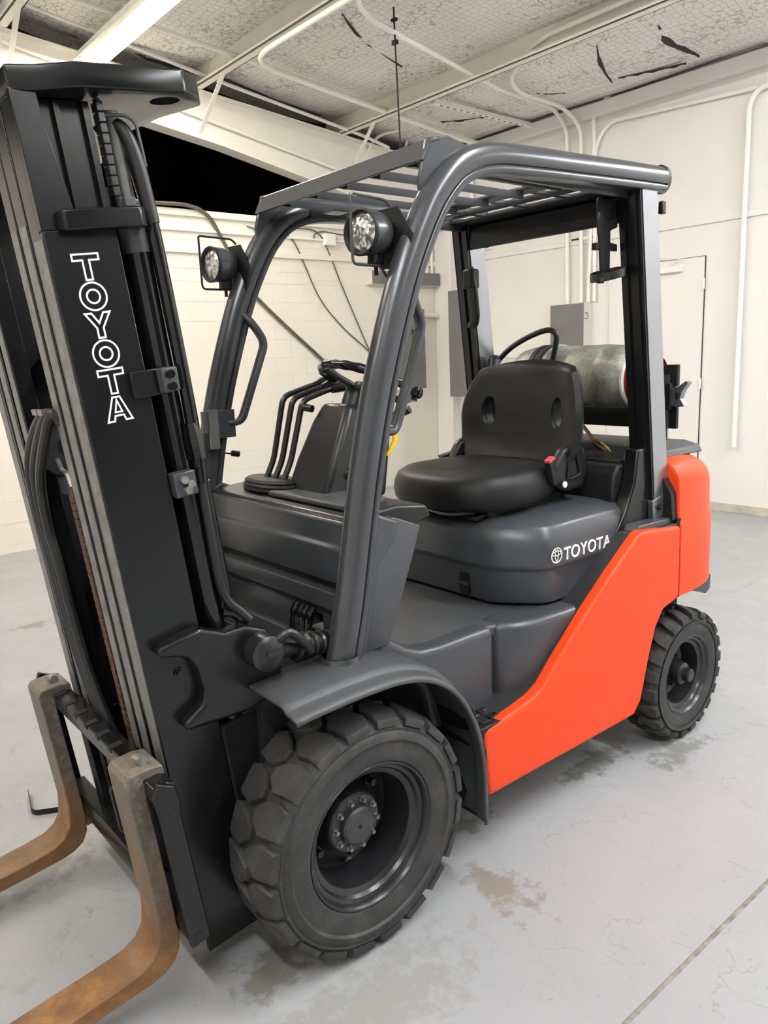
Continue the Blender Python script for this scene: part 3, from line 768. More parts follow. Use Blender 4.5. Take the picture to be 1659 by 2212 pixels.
# front cross plate
fr = obj('front_crossbar', MB().prism([(-.405, 2.165), (-.395, 2.167), (-.425, 2.226), (-.47, 2.238), (-.47, 2.228), (-.432, 2.216)], 'y', -.45, .45), 'guard', F, bevel=.003)
def gus(s):
    obj('gusset', MB().prism([(-.385, 2.11), (-.42, 2.228), (-.50, 2.244), (-.64, 2.215), (-.52, 2.12), (-.43, 2.02), (-.405, 2.01)], 'y', s*.432, s*.447), 'guard', F, bevel=.004)
both(gus)
obj('roof_tab', MB().box(-.46, -.40, -.03, .03, 2.10, 2.108), 'guard', fr)
# lengthwise slats
for k in range(5):
    y = -.33+k*.165
    m = MB(); m.prism([(y-.050, 2.190), (y-.050, 2.208), (y+.050, 2.190), (y+.050, 2.165)], 'x', -1.10, -.44)
    obj('roof_slat', m, 'guard', F)
# rear roof panel with two rows of slots
rp = MB()
for x0, x1 in ((-1.145, -1.07), (-1.275, -1.215), (-1.56, -1.345)): rp.box(x0, x1, -.425, .425, 2.190, 2.204)
rpo = obj('roof_panel', rp, 'guard', F, bevel=.006)
for x0, x1 in ((-1.218, -1.142), (-1.348, -1.272)):
    for y in (-.42, -.20, .02, .22, .40): obj('roof_tie', MB().box(x0, x1, y-.014, y+.014, 2.191, 2.203), 'guard', rpo)
rb = obj('rear_crossbeam', MB().prism([(-1.44, 2.09), (-1.455, 2.085), (-1.56, 2.17), (-1.56, 2.20), (-1.44, 2.18)], 'y', -.42, .42), 'black', F, bevel=.004)
for y in (-.27, .02, .27, .36): obj('stiffener', MB().prism([(-1.445, 2.095), (-1.46, 2.088), (-1.545, 2.16), (-1.44, 2.15)], 'y', y-.012, y+.012), 'blackmat', rb)
# side rails inner plates
def inner(s):
    obj('rail_flange', MB().box(-1.55, -.62, s*.405, s*.42, 2.165, 2.20), 'guard', F)
both(inner)
# rear posts
def rear_post(s):
    c0, c1 = Vector((-1.475, s*.43, 2.19)), Vector((-1.60, s*.435, 1.10))
    pts = [c0, c0.lerp(c1, .3), c0.lerp(c1, .6), c0.lerp(c1, .85), c1, Vector((-1.60, s*.44, 1.0))]
    # front face has grooves; a bright sheet on the +Y face paints in its reflection
    prof = [(.055, -.045), (.055, -.020), (.045, -.016), (.045, -.004), (.055, 0), (.055, .026), (.046, .030), (.046, .040), (.050, .044), (-.055, .044), (-.055, -.045)]
    if s < 0: prof = [(a, -b) for a, b in prof][::-1]
    m = MB(); m.tube(pts, 1, prof=[(a, -b) for a, b in prof], up=(1, 0, 0))
    o = obj('rear_post', m, 'black', F, angle=25)
    cv = MB(); cv.tube([p+Vector((-.004, .0455 if s > 0 else .0465, 0)) for p in pts], 1, prof=[(.044, -.002), (.044, .002), (-.052, .002), (-.052, -.002)], up=(1, 0, 0))
    obj('post_sheen', cv, 'guard_bright', o)
    b = obj('foot_plate', MB().prism([(-1.555, .955), (-1.545, 1.04), (-1.69, 1.075), (-1.685, .985)], 'y', s*.462, s*.488), 'guard_bright', o, bevel=.003)
    for x, z in ((-1.585, 1.01), (-1.655, 1.03)):
        obj('foot_bolt', MB().lathe([(0, .013), (.004, .013), (.004, .009), (.014, .009), (.014, 0)], (x, 0, z), 'y', 6, T=lambda p, s=s: Vector((p.x, s*(.488+p.y), p.z))), 'blackmat', b, smooth=False)
both(rear_post)
obj('tail_lamp', MB().box(-1.60, -1.575, .455, .475, 2.115, 2.16), 'plastic', F, bevel=.004)

# grab handles on the front posts
def grab(s):
    if s > 0: q = [(-.335, .435, 1.85), (-.385, .405, 1.795), (-.425, .395, 1.73), (-.362, .395, 1.56), (-.300, .40, 1.425), (-.21, .435, 1.435)]
    else: q = [(-.30, -.435, 1.815), (-.325, -.40, 1.775), (-.365, -.39, 1.708), (-.318, -.39, 1.60), (-.245, -.395, 1.425), (-.17, -.435, 1.43)]
    p = round_path(q, .03, 5)
    m = MB(); m.tube(p, 1, prof=rrect(.034, .024, .009, 3), up=(0, 1, 0))
    obj('grab_handle', m, 'guard' if s > 0 else 'grey', F)
both(grab)
# grab handle on the right rear post
p = round_path([(-1.435, -.375, 2.0), (-1.405, -.35, 1.985), (-1.40, -.325, 1.93), (-1.41, -.32, 1.80), (-1.42, -.34, 1.765), (-1.445, -.378, 1.76)], .03, 5)
m = MB(); m.tube(p, 1, prof=rrect(.04, .026, .009, 3), up=(0, 1, 0))
gh = obj('rear_grab_handle', m, 'blackmat', F)
obj('horn_block', MB().box(-1.435, -1.385, -.375, -.315, 1.915, 2.0), 'blackmat', gh, bevel=.01)
# extinguisher bracket on the left rear post
eb = obj('extinguisher_bracket', MB().prism([(-1.43+(x+1.43)*1.75, z) for x, z in [(-1.372, 2.135), (-1.362, 2.075), (-1.370, 2.0), (-1.375, 1.905), (-1.405, 1.905), (-1.405, 1.985), (-1.43, 1.985), (-1.43, 2.01), (-1.405, 2.015), (-1.405, 2.055), (-1.43, 2.07), (-1.43, 2.105), (-1.395, 2.09), (-1.385, 2.095)]], 'y', .372, .382), 'plastic', F, bevel=.002)
obj('bracket_pad', MB().box(-1.43, -1.33, .355, .372, 2.09, 2.17), 'blackmat', eb, bevel=.008)
obj('bracket_clip', MB().box(-1.325, -1.30, .36, .38, 1.985, 2.01), 'blackmat', eb, bevel=.003)
rg = [(-1.36+.065*cos(t), .39+.06*sin(t), 1.900-.016*cos(t)) for t in [2*pi*i/20 for i in range(21)]]
obj('strap_ring', MB().tube(rg, 1, prof=[(-.014, -.0015), (.014, -.0015), (.014, .0015), (-.014, .0015)], up=(0, 0, 1)), 'plastic', eb)
obj('strap_end', MB().box(-1.30, -1.275, .40, .42, 1.865, 1.885), 'blackmat', eb, bevel=.004)
# meter plate and aerial on the right front post
mp = obj('meter_plate', MB().box(-.225, -.125, -.41, -.402, 1.375, 1.475), 'grey', F, bevel=.002)
obj('bracket', MB().box(-.135, -.09, -.402, -.396, 1.40, 1.475), 'box', mp)
obj('bracket', MB().box(-.15, -.115, -.396, -.388, 1.34, 1.48), 'box', mp)
ae = obj('parking_lamp_stalk', MB().tube([(-.10, -.40, 1.335), (-.20, -.39, 1.315)], .003, 6), 'plastic', F)
obj('stalk_tip', MB().tube([(-.195, -.39, 1.318), (-.222, -.388, 1.312)], .011, 10), 'plastic', ae)

# ---------------------------------------------------------------- work lights
def work_light(c, yaw, plate_d, name_side):
    """c: centre of the housing; the lens faces +X turned by yaw"""
    cy_, sy_ = cos(yaw), sin(yaw)
    k_ = .735
    def LT(p): return Vector((c[0]+k_*(p[0]*cy_-p[1]*sy_), c[1]+k_*(p[0]*sy_+p[1]*cy_), c[2]+k_*p[2]))
    o = obj('work_light', MB().lathe([(-.066, 0), (-.066, .04), (-.055, .064), (-.032, .076), (.0, .081), (.05, .083), (.056, .083), (.058, .076), (.045, .072), (.045, .0)], (0, 0, 0), 'x', 40, T=LT), 'guard', F, angle=30)
    obj('bezel', MB().lathe([(.046, .084), (.060, .085), (.062, .078), (.054, .071), (.047, .071)], (0, 0, 0), 'x', 40, T=LT), 'blackmat', o)
    obj('lens', MB().lathe([(.046, .071), (.054, .05), (.058, .025), (.059, 0)], (0, 0, 0), 'x', 40, T=LT), 'lens', o)
    obj('mount_plate', MB().prism([(-.03, .092), (.075, .092), (.145, -.012), (.10, -.125), (-.03, -.125), (-.03, .03)], 'x', -.075, -.071, T=LT), 'blackmat', o)
    obj('mount_neck', MB().prism([(-.05, -.065), (.005, -.07), (.01, -.115), (-.045, -.118)], 'y', -.022, .022, T=LT), 'plastic', o, bevel=.006)
    obj('mount_bolt', MB().tube([(-.02, 0, -.115), (-.02, 0, -.15)], .008, 8, T=LT), 'blackmat', o)
    g = round_path([(-.085, .02, .10), (-.06, .02, .122), (.115, .02, .125), (.125, .02, .12), (.125, .02, -.105), (.115, .02, -.118), (-.02, .02, -.118)], .022, 4)
    obj('wire_guard', MB().tube(g, .0052, 8, T=LT), 'blackmat' if name_side < 0 else 'guard', o)
    obj('lamp_wire', MB().tube(smooth_path([LT((-.03, .0, -.09)), LT((-.05, .02, -.15)), LT((-.09, .03, -.18)), LT((-.12, .04, -.17))], 5), .004, 6), 'hose', o)
    obj('wire_grommet', MB().lathe([(0, .0), (0, .020), (.006, .018), (.007, 0)], (0, 0, 0), 'y', 16, T=lambda p: LT((-.125, .05, -.17))+Vector((p.x, p.y, p.z))), 'dark', o)
work_light((-.250, .392, 1.972), rad(8), .0, 1)
work_light((-.255, -.475, 1.985), rad(5), .0, -1)

# ---------------------------------------------------------------- hood
def hood_ring(d, z, fr=0):
    q = [(-.815-fr, -.27), (-.815-fr, .27), (-.84-fr, .32), (-.925, .43), (-.965, .448), (-1.06, .452), (-1.52, .452)]
    q = [(x, y) for x, y in q]
    pts = q + [(x, -y) for x, y in q[::-1] if not (x == -.815-fr)]
    out = []
    for x, y in pts:
        out.append((x-d*(1.2 if x > -1.4 else -.2), y*(1-d/.452), z))
    return out
hm = MB(); hm.loft([hood_ring(.022, .742), hood_ring(.012, .80), hood_ring(.006, .872), hood_ring(-.002, .884), hood_ring(0, .96), hood_ring(.006, .99), hood_ring(.022, 1.025), hood_ring(.055, 1.045), hood_ring(.12, 1.054), hood_ring(.25, 1.056)])
hood = obj('engine_hood', hm, 'grey', F, bevel=.012, seg=3)
hv = obj('hood_latch', MB().prism(rrect(.048, .085, .014), 'x', -.834, -.822, T=lambda p: Vector((p.x, p.y+.155, p.z+.80))), 'plastic', hood)
obj('latch_bar', MB().box(-.822, -.818, .134, .176, .795, .806), 'grey', hood)
# hood lettering: emblem of three ellipses and the word
def flatring(m, cx, cz, rx, rz, w, T, n=40):
    o = []; 
    for k in range(n):
        t = 2*pi*k/n
        o.append(((cx+rx*cos(t), cz+rz*sin(t)), (cx+(rx-w)*cos(t), cz+(rz-w)*sin(t))))
    v = [T(a) for a, b in o]+[T(b) for a, b in o]
    m.add(v, [(k, (k+1) % n, n+(k+1) % n, n+k) for k in range(n)])
LZ = .925
def HT(q): return (-.985-q[0], .4562, LZ+q[1])
em = MB(); flatring(em, 0, 0, .031, .029, .005, HT); flatring(em, 0, .007, .026, .010, .004, HT); flatring(em, 0, .002, .0105, .026, .004, HT)
obj('emblem', em, 'white_print', hood, solid=.0008)
def word(txt, size, spacing=1.0):
    cu = bpy.data.curves.new('t', 'FONT'); cu.body = txt; cu.size = size; cu.space_character = spacing
    cu.offset = size*.008
    to = bpy.data.objects.new('t', cu); COL.objects.link(to)
    bpy.context.view_layer.update()
    me = to.evaluated_get(bpy.context.evaluated_depsgraph_get()).to_mesh()
    vs = [tuple(v.co) for v in me.vertices]; fs = [tuple(p.vertices) for p in me.polygons]
    to.evaluated_get(bpy.context.evaluated_depsgraph_get()).to_mesh_clear()
    bpy.data.objects.remove(to)
    return vs, fs
x0 = .042
for ch in 'TOYOTA':
    vs, fs = word(ch, .066)
    x1 = max(v[0] for v in vs); xm = min(v[0] for v in vs)
    mm = MB(); mm.add([HT((x0+v[0]-xm, v[1]-.026)) for v in vs], fs)
    obj('letter', mm, 'white_print', hood, smooth=False, solid=.004)
    x0 += x1-xm+.004

# ---------------------------------------------------------------- seat
seat = obj('seat_base', MB().box(-1.30, -.88, -.21, .23, 1.035, 1.085), 'blackmat', F, bevel=.008)
for y in (-.15, .20): obj('seat_rail', MB().prism([(-1.34, 1.045), (-.82, 1.045), (-.80, 1.06), (-1.34, 1.075)], 'y', y-.02, y+.02), 'gloss', seat)
obj('adjust_bar', MB().tube(round_path([(-.88, -.05, 1.065), (-.80, -.03, 1.065), (-.785, .10, 1.06), (-.85, .19, 1.065)], .03), .006, 8), 'steel', seat)
def sup(t, n): 
    c, s_ = cos(t), sin(t); return (abs(c)**(2/n)*(1 if c > 0 else -1), abs(s_)**(2/n)*(1 if s_ > 0 else -1))
cu = MB(); rings = []
NS = 48
for (z, k) in ((1.072, .84), (1.076, .92), (1.095, .98), (1.128, 1.0), (1.160, .985), (1.184, .94), (1.198, .86), (1.200, .70), (1.194, .45), (1.190, .2)):
    r = []
    for i in range(NS):
        t = 2*pi*i/NS; a, b = sup(t, 2.7)
        x = -1.035+a*.29*k; y = .015+b*.300*k
        if a < -.2: y = .015+b*.285*k
        bol = .022*max(0, abs(b)-.55) if z > 1.16 else 0
        r.append((x, y, z+bol+.012*max(0, -a)))
    rings.append(r)
cu.loft(rings)
obj('seat_cushion', cu, 'vinyl', F, angle=60)
# backrest: wrapped solid with two oval hand holes cut through it
def backrest():
    nu, nv = 33, 27; vs = []; fs = []
    def pt(u, v, side):
        a = u*math.sqrt(1-.24*v*v); b = v*math.sqrt(1-.24*u*u)
        tt = (b+1)/2
        hw = .318 - .05*max(0, (tt-.5)/.5)**2
        if tt < .30: hw -= .045*((.30-tt)/.30)**1.5
        e = max(abs(u), abs(v)); th = .034*math.sqrt(max(0, 1-max(0, (e-.80)/.20)**2.2))
        k = 1-.035*(1 if e > .99 else 0)
        x = -1.285-.10*tt+.075*abs(a)**2.6 - .02*math.exp(-((tt-.35)/.2)**2)
        pleat = .006*math.exp(-((tt-.22)/.03)**2)*math.exp(-(a/.45)**4) if side > 0 else 0
        return (x+side*th-pleat, .032+a*hw, 1.367+b*.236)
    idx = {}
    for sd in (1, -1):
        for j in range(nv):
            for i in range(nu):
                rim = i in (0, nu-1) or j in (0, nv-1)
                if sd < 0 and rim: idx[i, j, sd] = idx[i, j, 1]; continue
                idx[i, j, sd] = len(vs); vs.append(pt(-1+2*i/(nu-1), -1+2*j/(nv-1), sd))
        for j in range(nv-1):
            for i in range(nu-1):
                q = (idx[i, j, sd], idx[i+1, j, sd], idx[i+1, j+1, sd], idx[i, j+1, sd])
                fs.append(q if sd > 0 else q[::-1])
    m = MB(); m.add(vs, fs); return m
HOLES = [(.032-.178, 1.395), (.032+.178, 1.395)]
bk = obj('seat_backrest', backrest(), 'vinyl', F, angle=60)
cm_ = MB()
for hy, hz in HOLES:
    cm_.loft([[(x, hy+.033*cos(t), hz+.062*sin(t)) for t in [2*pi*i/32 for i in range(32)]] for x in (-1.6, -1.0)])
cut(bk, cm_, 45)
for hy, hz in HOLES:
    xx = -1.352 + .012*(1 if hy > 0 else 1)
    obj('hole_bezel', MB().tube([(xx+.028*abs(hy+.037*cos(t)-.032)/.2, hy+.037*cos(t), hz+.067*sin(t)) for t in [2*pi*i/36 for i in range(37)]], .008, 8), 'plastic', bk)
obj('back_shell', MB().loft([[(-1.385-.05*k, .03+.13*a*(1-.25*k), 1.36+.19*b*(1-.25*k)) for a, b in [sup(2*pi*i/32, 3) for i in range(32)]] for k in (0, .5, .9)]), 'plastic', bk)
def hip(s):
    pl = [(-1.18, 1.13), (-1.17, 1.20), (-1.22, 1.265), (-1.29, 1.29), (-1.35, 1.265), (-1.375, 1.18), (-1.35, 1.105), (-1.25, 1.10)]
    o = obj('hip_support', MB().prism(pl, 'y', .01+s*.255, .01+s*.295), 'plastic', F, bevel=.014, seg=3)
    ob = round_path([(-1.24, .012+s*.297, 1.15), (-1.25, .012+s*.297, 1.225), (-1.29, .012+s*.297, 1.25), (-1.32, .012+s*.297, 1.16), (-1.25, .012+s*.297, 1.15)], .02)
    obj('belt_loop', MB().tube(ob, .006, 8), 'blackmat', o)
both(hip)
bu = obj('belt_buckle', MB().prism([(-1.15, 1.135), (-1.125, 1.225), (-1.155, 1.24), (-1.20, 1.15)], 'y', .285, .315), 'blackmat', F, bevel=.004)
obj('release_button', MB().prism([(-1.128, 1.226), (-1.125, 1.234), (-1.155, 1.248), (-1.158, 1.24)], 'y', .287, .313), 'red', bu)
obj('buckle_bolt', MB().lathe([(0, .012), (.006, .012), (.008, 0)], (-1.21, .315, 1.135), 'y', 14), 'white_metal', bu)
obj('far_buckle', MB().prism([(-1.16, 1.19), (-1.14, 1.21), (-1.24, 1.225), (-1.26, 1.20)], 'y', -.31, -.27), 'gloss', F, bevel=.004)

# ---------------------------------------------------------------- orange panels and trims
SPL = [(-.515, .225), (-.497, .40), (-.50, .452), (-.52, .462), (-.66, .482), (-.74, .495), (-.795, .520), (-.885, .60), (-1.04, .728), (-1.18, .832), (-1.35, .948), (-1.385, .956), (-1.648, .932), (-1.652, .633), (-1.54, .61), (-1.49, .55), (-1.45, .45), (-1.415, .33), (-1.395, .27), (-1.35, .222)]
def orange_panel(s):
    obj('side_panel', MB().prism(SPL, 'y', s*.50, s*.553), 'orange', F, bevel=.014, seg=4)
    tr = [(-.50, .455), (-.66, .478), (-.74, .49), (-.795, .515), (-.885, .595), (-1.04, .723), (-1.18, .827), (-1.35, .943), (-1.65, .938)]
    lo = [(x, z-.03) for x, z in tr][::-1]
    obj('trim_strip', MB().prism([(x, z+.004) for x, z in tr]+lo, 'y', s*.40, s*.540), 'trim', F, bevel=.004)
    lo2 = [(-.72, .44), (-.80, .47), (-.9, .545), (-1.05, .668), (-1.2, .775), (-1.38, .90), (-1.5, .93), (-1.5, .5), (-.72, .40)]
    obj('inner_trim', MB().prism(lo2, 'y', s*.42, s*.505), 'trim', F)
    obj('post_fairing', MB().prism([(-1.33, .925), (-1.40, 1.01), (-1.455, 1.12), (-1.475, 1.25), (-1.56, 1.25), (-1.56, 1.0), (-1.60, .95), (-1.60, .925)], 'y', s*.40, s*.462), 'black', F, bevel=.008)
    obj('sill_cap', MB().prism([(-1.385, .945), (-1.40, .968), (-1.64, .964), (-1.66, .94)], 'y', s*.40, s*.52), 'grey', F, bevel=.004)
both(orange_panel)
# counterweight: side profile swept with rounded top and rear corners
def cw_ring(x, w, zt, zb):
    r = .095
    o = [(x, -w, zb)]
    o += [(x, -w, .93), (x, -(w-.010), .955), (x, -(w-.014), zt-r)]
    for k in range(1, 7):
        t = pi/2*k/6; o.append((x, -(w-.014-r)-r*cos(t), zt-r+r*sin(t)))
    o += [(x, -y, z) for (_, y, z) in o[::-1]]
    return o
cwm = MB(); rings = []
for x, w, zt, zb in [(-1.6585, .538, 1.180, .650), (-1.661, .545, 1.186, .640), (-1.6625, .547, 1.187, .636), (-1.75, .548, 1.192, .637), (-1.83, .545, 1.19, .64), (-1.90, .535, 1.182, .643), (-1.96, .515, 1.168, .646),
                     (-2.01, .485, 1.145, .649), (-2.05, .44, 1.11, .652), (-2.075, .38, 1.06, .655)]:
    rings.append(cw_ring(x, w, zt, zb))
cwm.loft(rings)
obj('counterweight', cwm, 'orange', F, angle=50)
obj('seam_filler', MB().box(-1.668, -1.640, -.54, .54, .64, .96), 'blackmat', F)
obj('counterweight_gap', MB().prism([(-.53, .955), (-.52, 1.06), (-.47, 1.14), (-.40, 1.16), (.40, 1.16), (.47, 1.14), (.52, 1.06), (.53, .955)], 'x', -1.66, -1.62), 'blackmat', F)
def arch(s):
    pl = [(-1.655, .60), (-1.655, .655), (-1.99, .655), (-1.99, .59), (-1.955, .57), (-1.90, .595), (-1.80, .615)]
    obj('rear_arch', MB().prism(pl, 'y', s*.36, s*.51), 'grey', F, bevel=.006)
both(arch)
obj('rear_frame', MB().box(-2.0, -1.93, -.34, .34, .30, .64), 'blackmat', F, bevel=.01)
# rear deck with grille
dk = obj('rear_deck', MB().prism([(-1.40, 1.04), (-1.41, 1.15), (-1.44, 1.19), (-1.98, 1.20), (-1.98, 1.04)], 'y', -.40, .40), 'blackmat', F, bevel=.01)
for k in range(9):
    x = -1.47-k*.028
    obj('deck_rib', MB().box(x-.009, x+.009, -.385, .385, 1.185, 1.200+.0005*k), 'trim', dk)
gr = obj('radiator_grille', MB().prism([(-.41, 1.17), (-.40, 1.222), (-.36, 1.232), (.36, 1.232), (.43, 1.215), (.445, 1.185)], 'x', -2.0, -1.70), 'grey_tex', F, bevel=.008)
sl = None
for i in range(7):
    for j in range(3):
        loc = (-1.735-i*.034, .30+j*.036, 1.2325-.004*j)
        if sl is None: sl = obj('grille_slot', MB().box(-.011, .011, -.009, .009, 0, .002), 'dark', gr); sl.location = loc
        else: copy_of(sl, gr, loc)

# ---------------------------------------------------------------- gas cylinder (lies on its cradle)
TKX, TKZ, TR = -1.845, 1.497, .155
GC = thing('gas_cylinder', 'weathered grey gas cylinder strapped on its side behind the seat', 'gas cylinder', (TKX, -.12, TKZ-TR))
def GT(p): return Vector((p[0], p[1], p[2]+TR))
yo = .12
tp = [(-.43, 0), (-.43, .03), (-.42, .07), (-.395, .115), (-.36, .143), (-.31, .155), (-.06, .155), (-.055, .152), (-.05, .155), (.10, .155), (.105, .151), (.11, .154), (.17, .150), (.215, .132), (.24, .105), (.25, .07), (.25, .0)]
obj('shell', MB().lathe([(o+yo-.02, r) for o, r in tp], (0, 0, 0), 'y', 48, T=GT), 'tank', GC, angle=50)
obj('collar', MB().lathe([(.215+yo, .108), (.30+yo, .108), (.305+yo, .103), (.22+yo, .103)], (0, 0, 0), 'y', 40, T=GT), 'redpaint', GC)
obj('collar_rim', MB().lathe([(.205+yo, .122), (.217+yo, .124), (.224+yo, .116), (.214+yo, .108)], (0, 0, 0), 'y', 40, T=GT), 'white_metal', GC)
obj('valve', MB().tube([(0, .22+yo, 0), (0, .28+yo, 0)], .03, 12, T=GT), 'brass', GC)
# cradle, straps and hose belong to the forklift
cr = obj('tank_cradle', MB().prism([(-.155, -.02), (-.10, -.075), (.10, -.075), (.155, -.02), (.15, -.045), (.10, -.108), (-.10, -.108), (-.15, -.045)], 'y', -.44, .30, T=lambda p: Vector((TKX+p.x, p.y, TKZ-.085+p.z))), 'blackmat', F, bevel=.004)
obj('cradle_post', MB().box(TKX-.06, TKX+.06, -.36, -.28, 1.17, 1.31), 'blackmat', cr)
obj('cradle_post', MB().box(TKX-.05, TKX+.05, .25, .30, 1.17, 1.31), 'blackmat', cr)
for y, w, mt in ((-.265, .022, 'blackmat'), (-.225, .022, 'blackmat'), (-.19, .010, 'guard_bright')):
    rg = [(TKX+(TR+.006)*cos(t), y, TKZ+(TR+.006)*sin(t)) for t in [rad(-60+300*i/40) for i in range(41)]]
    obj('tank_strap', MB().tube(rg, 1, prof=[(-w*.5, -.004), (w*.5, -.004), (w*.5, .004), (-w*.5, .004)], up=(0, 1, 0)), mt, cr)
obj('hook_link', MB().tube(smooth_path([(-1.72, .03, 1.30), (-1.70, .07, 1.275), (-1.69, .10, 1.25), (-1.68, .16, 1.215), (-1.675, .19, 1.205)], 5), .008, 8), 'brass', cr)
obj('hook_loop', MB().tube([(-1.685+.018*cos(t)*.4, .15+.045*sin(t), 1.222-.024*sin(t)+.016*cos(t)) for t in [2*pi*i/16 for i in range(17)]], .006, 8), 'brass', cr)
obj('valve_guard', MB().box(-1.80, -1.78, .30, .44, 1.30, 1.56), 'blackmat', cr, bevel=.003)
obj('valve_plate', MB().box(-1.775, -1.765, .38, .41, 1.26, 1.52), 'guard_bright', cr)
lt = obj('latch_arm', MB().prism([(.415, 1.40), (.415, 1.465), (.455, 1.475), (.485, 1.495), (.50, 1.49), (.475, 1.455), (.465, 1.425), (.485, 1.395), (.45, 1.39)], 'x', -1.79, -1.76), 'guard_bright', cr, bevel=.002)
obj('latch_block', MB().box(-1.80, -1.75, .405, .425, 1.38, 1.485), 'blackmat', cr)
obj('latch_pin', MB().box(-1.757, -1.75, .448, .46, 1.425, 1.45), 'blackmat', lt)
# gas hose loop and the dark tube behind the seat
obj('gas_hose', MB().tube(smooth_path([(-1.60, -.36, 1.60), (-1.62, -.30, 1.655), (-1.65, -.22, 1.70), (-1.67, -.13, 1.725), (-1.68, -.09, 1.70), (-1.69, -.11, 1.62), (-1.70, -.14, 1.55), (-1.70, -.15, 1.45)], 6), .0125, 10), 'hose', F)
obj('hose_fitting', MB().tube([(-1.595, -.385, 1.585), (-1.602, -.35, 1.608)], .016, 10), 'steel', F)
obj('air_intake', MB().tube(smooth_path([(-1.555, -.345, 1.62), (-1.54, -.335, 1.56), (-1.52, -.33, 1.45), (-1.51, -.33, 1.3), (-1.51, -.33, 1.1)], 5), [.02]*2+[.028]*3+[.036]*16, 14), 'plastic', F)

# ---------------------------------------------------------------- mast
YS = [(.336, .362), (.294, .322), (.250, .280)]     # outer, middle, inner rail webs
HB, HT_ = -.22, 1.92
def c_rail(s, y0, y1, a0, a1, h0, h1, fl):
    """channel: web plus front and rear flanges turned inwards"""
    m = MB(); t = .022
    pl = [(a0, y1), (a1, y1), (a1, y0-fl), (a1-t, y0-fl), (a1-t, y0), (a0+t, y0), (a0+t, y0-fl), (a0, y0-fl)]
    m.prism([(a, s*y) for a, y in pl], 'z', h0, h1, T=MT); return m
def edge(o, s, y0, y1, a, h0, h1):
    obj('running_edge', MB().box(a, a+.0015, min(s*y0, s*y1), max(s*y0, s*y1), h0, h1, T=MT), 'railsteel', o)
def rails(s):
    m = c_rail(s, .340, .362, .267, .428, HB, 1.655, .0); m.box(.404, .428, min(s*.282, s*.345), max(s*.282, s*.345), HB, 1.92, T=MT)
    o = obj('mast_rail', m, 'black', F, bevel=.003)
    o['label'] = 'outer mast channel'
    edge(o, s, .300, .354, .428, HB, 1.64)
    up = obj('rail_head', MB().prism([(.345, 1.655), (.428, 1.655), (.428, 1.93), (.375, 1.93), (.372, 1.86)], 'y', s*.338, s*.361, T=MT), 'black', o, bevel=.002)
    m = c_rail(s, .302, .324, .262, .400, HB+.03, 1.92, .004); m.box(.225, .262, min(s*.27, s*.30), max(s*.27, s*.30), HB+.03, 1.75, T=MT); m.box(.38, .4265, min(s*.205, s*.268), max(s*.205, s*.268), HB+.03, 1.92, T=MT)
    m2 = obj('mast_rail', m, 'black', F, bevel=.003)
    edge(m2, s, .216, .263, .4265, HB+.03, 1.68)
    obj('rib', MB().box(.262, .276, s*.318, s*.338, 1.655, 1.915, T=MT), 'black', m2)
    obj('rib', MB().box(.326, .338, s*.318, s*.338, 1.655, 1.915, T=MT), 'black', m2)
    m = c_rail(s, .262, .284, .276, .400, HB+.06, 1.92, .004); m.box(.38, .425, min(s*.135, s*.190), max(s*.135, s*.190), HB+.06, 1.92, T=MT)
    m3 = obj('mast_rail', m, 'black', F, bevel=.003)
    edge(m3, s, .142, .184, .425, HB+.06, 1.68)
    # tie bracket at the outer channel head
    tb = obj('head_bracket', MB().prism([(.395, .362), (.385, .392), (.33, .402), (.22, .402), (.205, .39), (.20, .362)], 'z', 1.650, 1.692, T=lambda p: MT((p.x, s*p.y, p.z))), 'black', F, bevel=.004)
    obj('bolt', MB().box(.225, .25, s*.375, s*.40, 1.692, 1.712, T=MT), 'grey', tb, bevel=.002)
both(rails)
# top crossmember with a hole near each end
op = [(.428, 0), (.428, .36), (.372, .372), (.30, .41), (.065, .412), (.01, .37), (-.02, .32), (.03, .20), (.06, 0)]
op = op+[(a, -y) for a, y in op[::-1] if y]
def plate_with_holes():
    m = MB(); n = 20; hc = [(.085, .345), (.085, -.345)]
    m.prism(op, 'z', 1.922, 1.972, T=MT)
    return m
tc = obj('top_crossmember', plate_with_holes(), 'black', F, bevel=.006, seg=3)
hc = MB()
for y in (.345, -.345): hc.lathe([(1.85, .034), (2.05, .034)], (.085, y, 0), 'z', 28, T=MT, cap=True)
cut(tc, hc, 30)
obj('crossmember_tie', MB().box(.27, .42, -.26, .26, 1.86, 1.92, T=MT), 'black', tc)
for h0, h1 in ((1.30, 1.42), (.62, .74), (.05, .20)):
    obj('cross_tie', MB().box(.262, .285, -.30, .30, h0, h1, T=MT), 'black', F, bevel=.004)
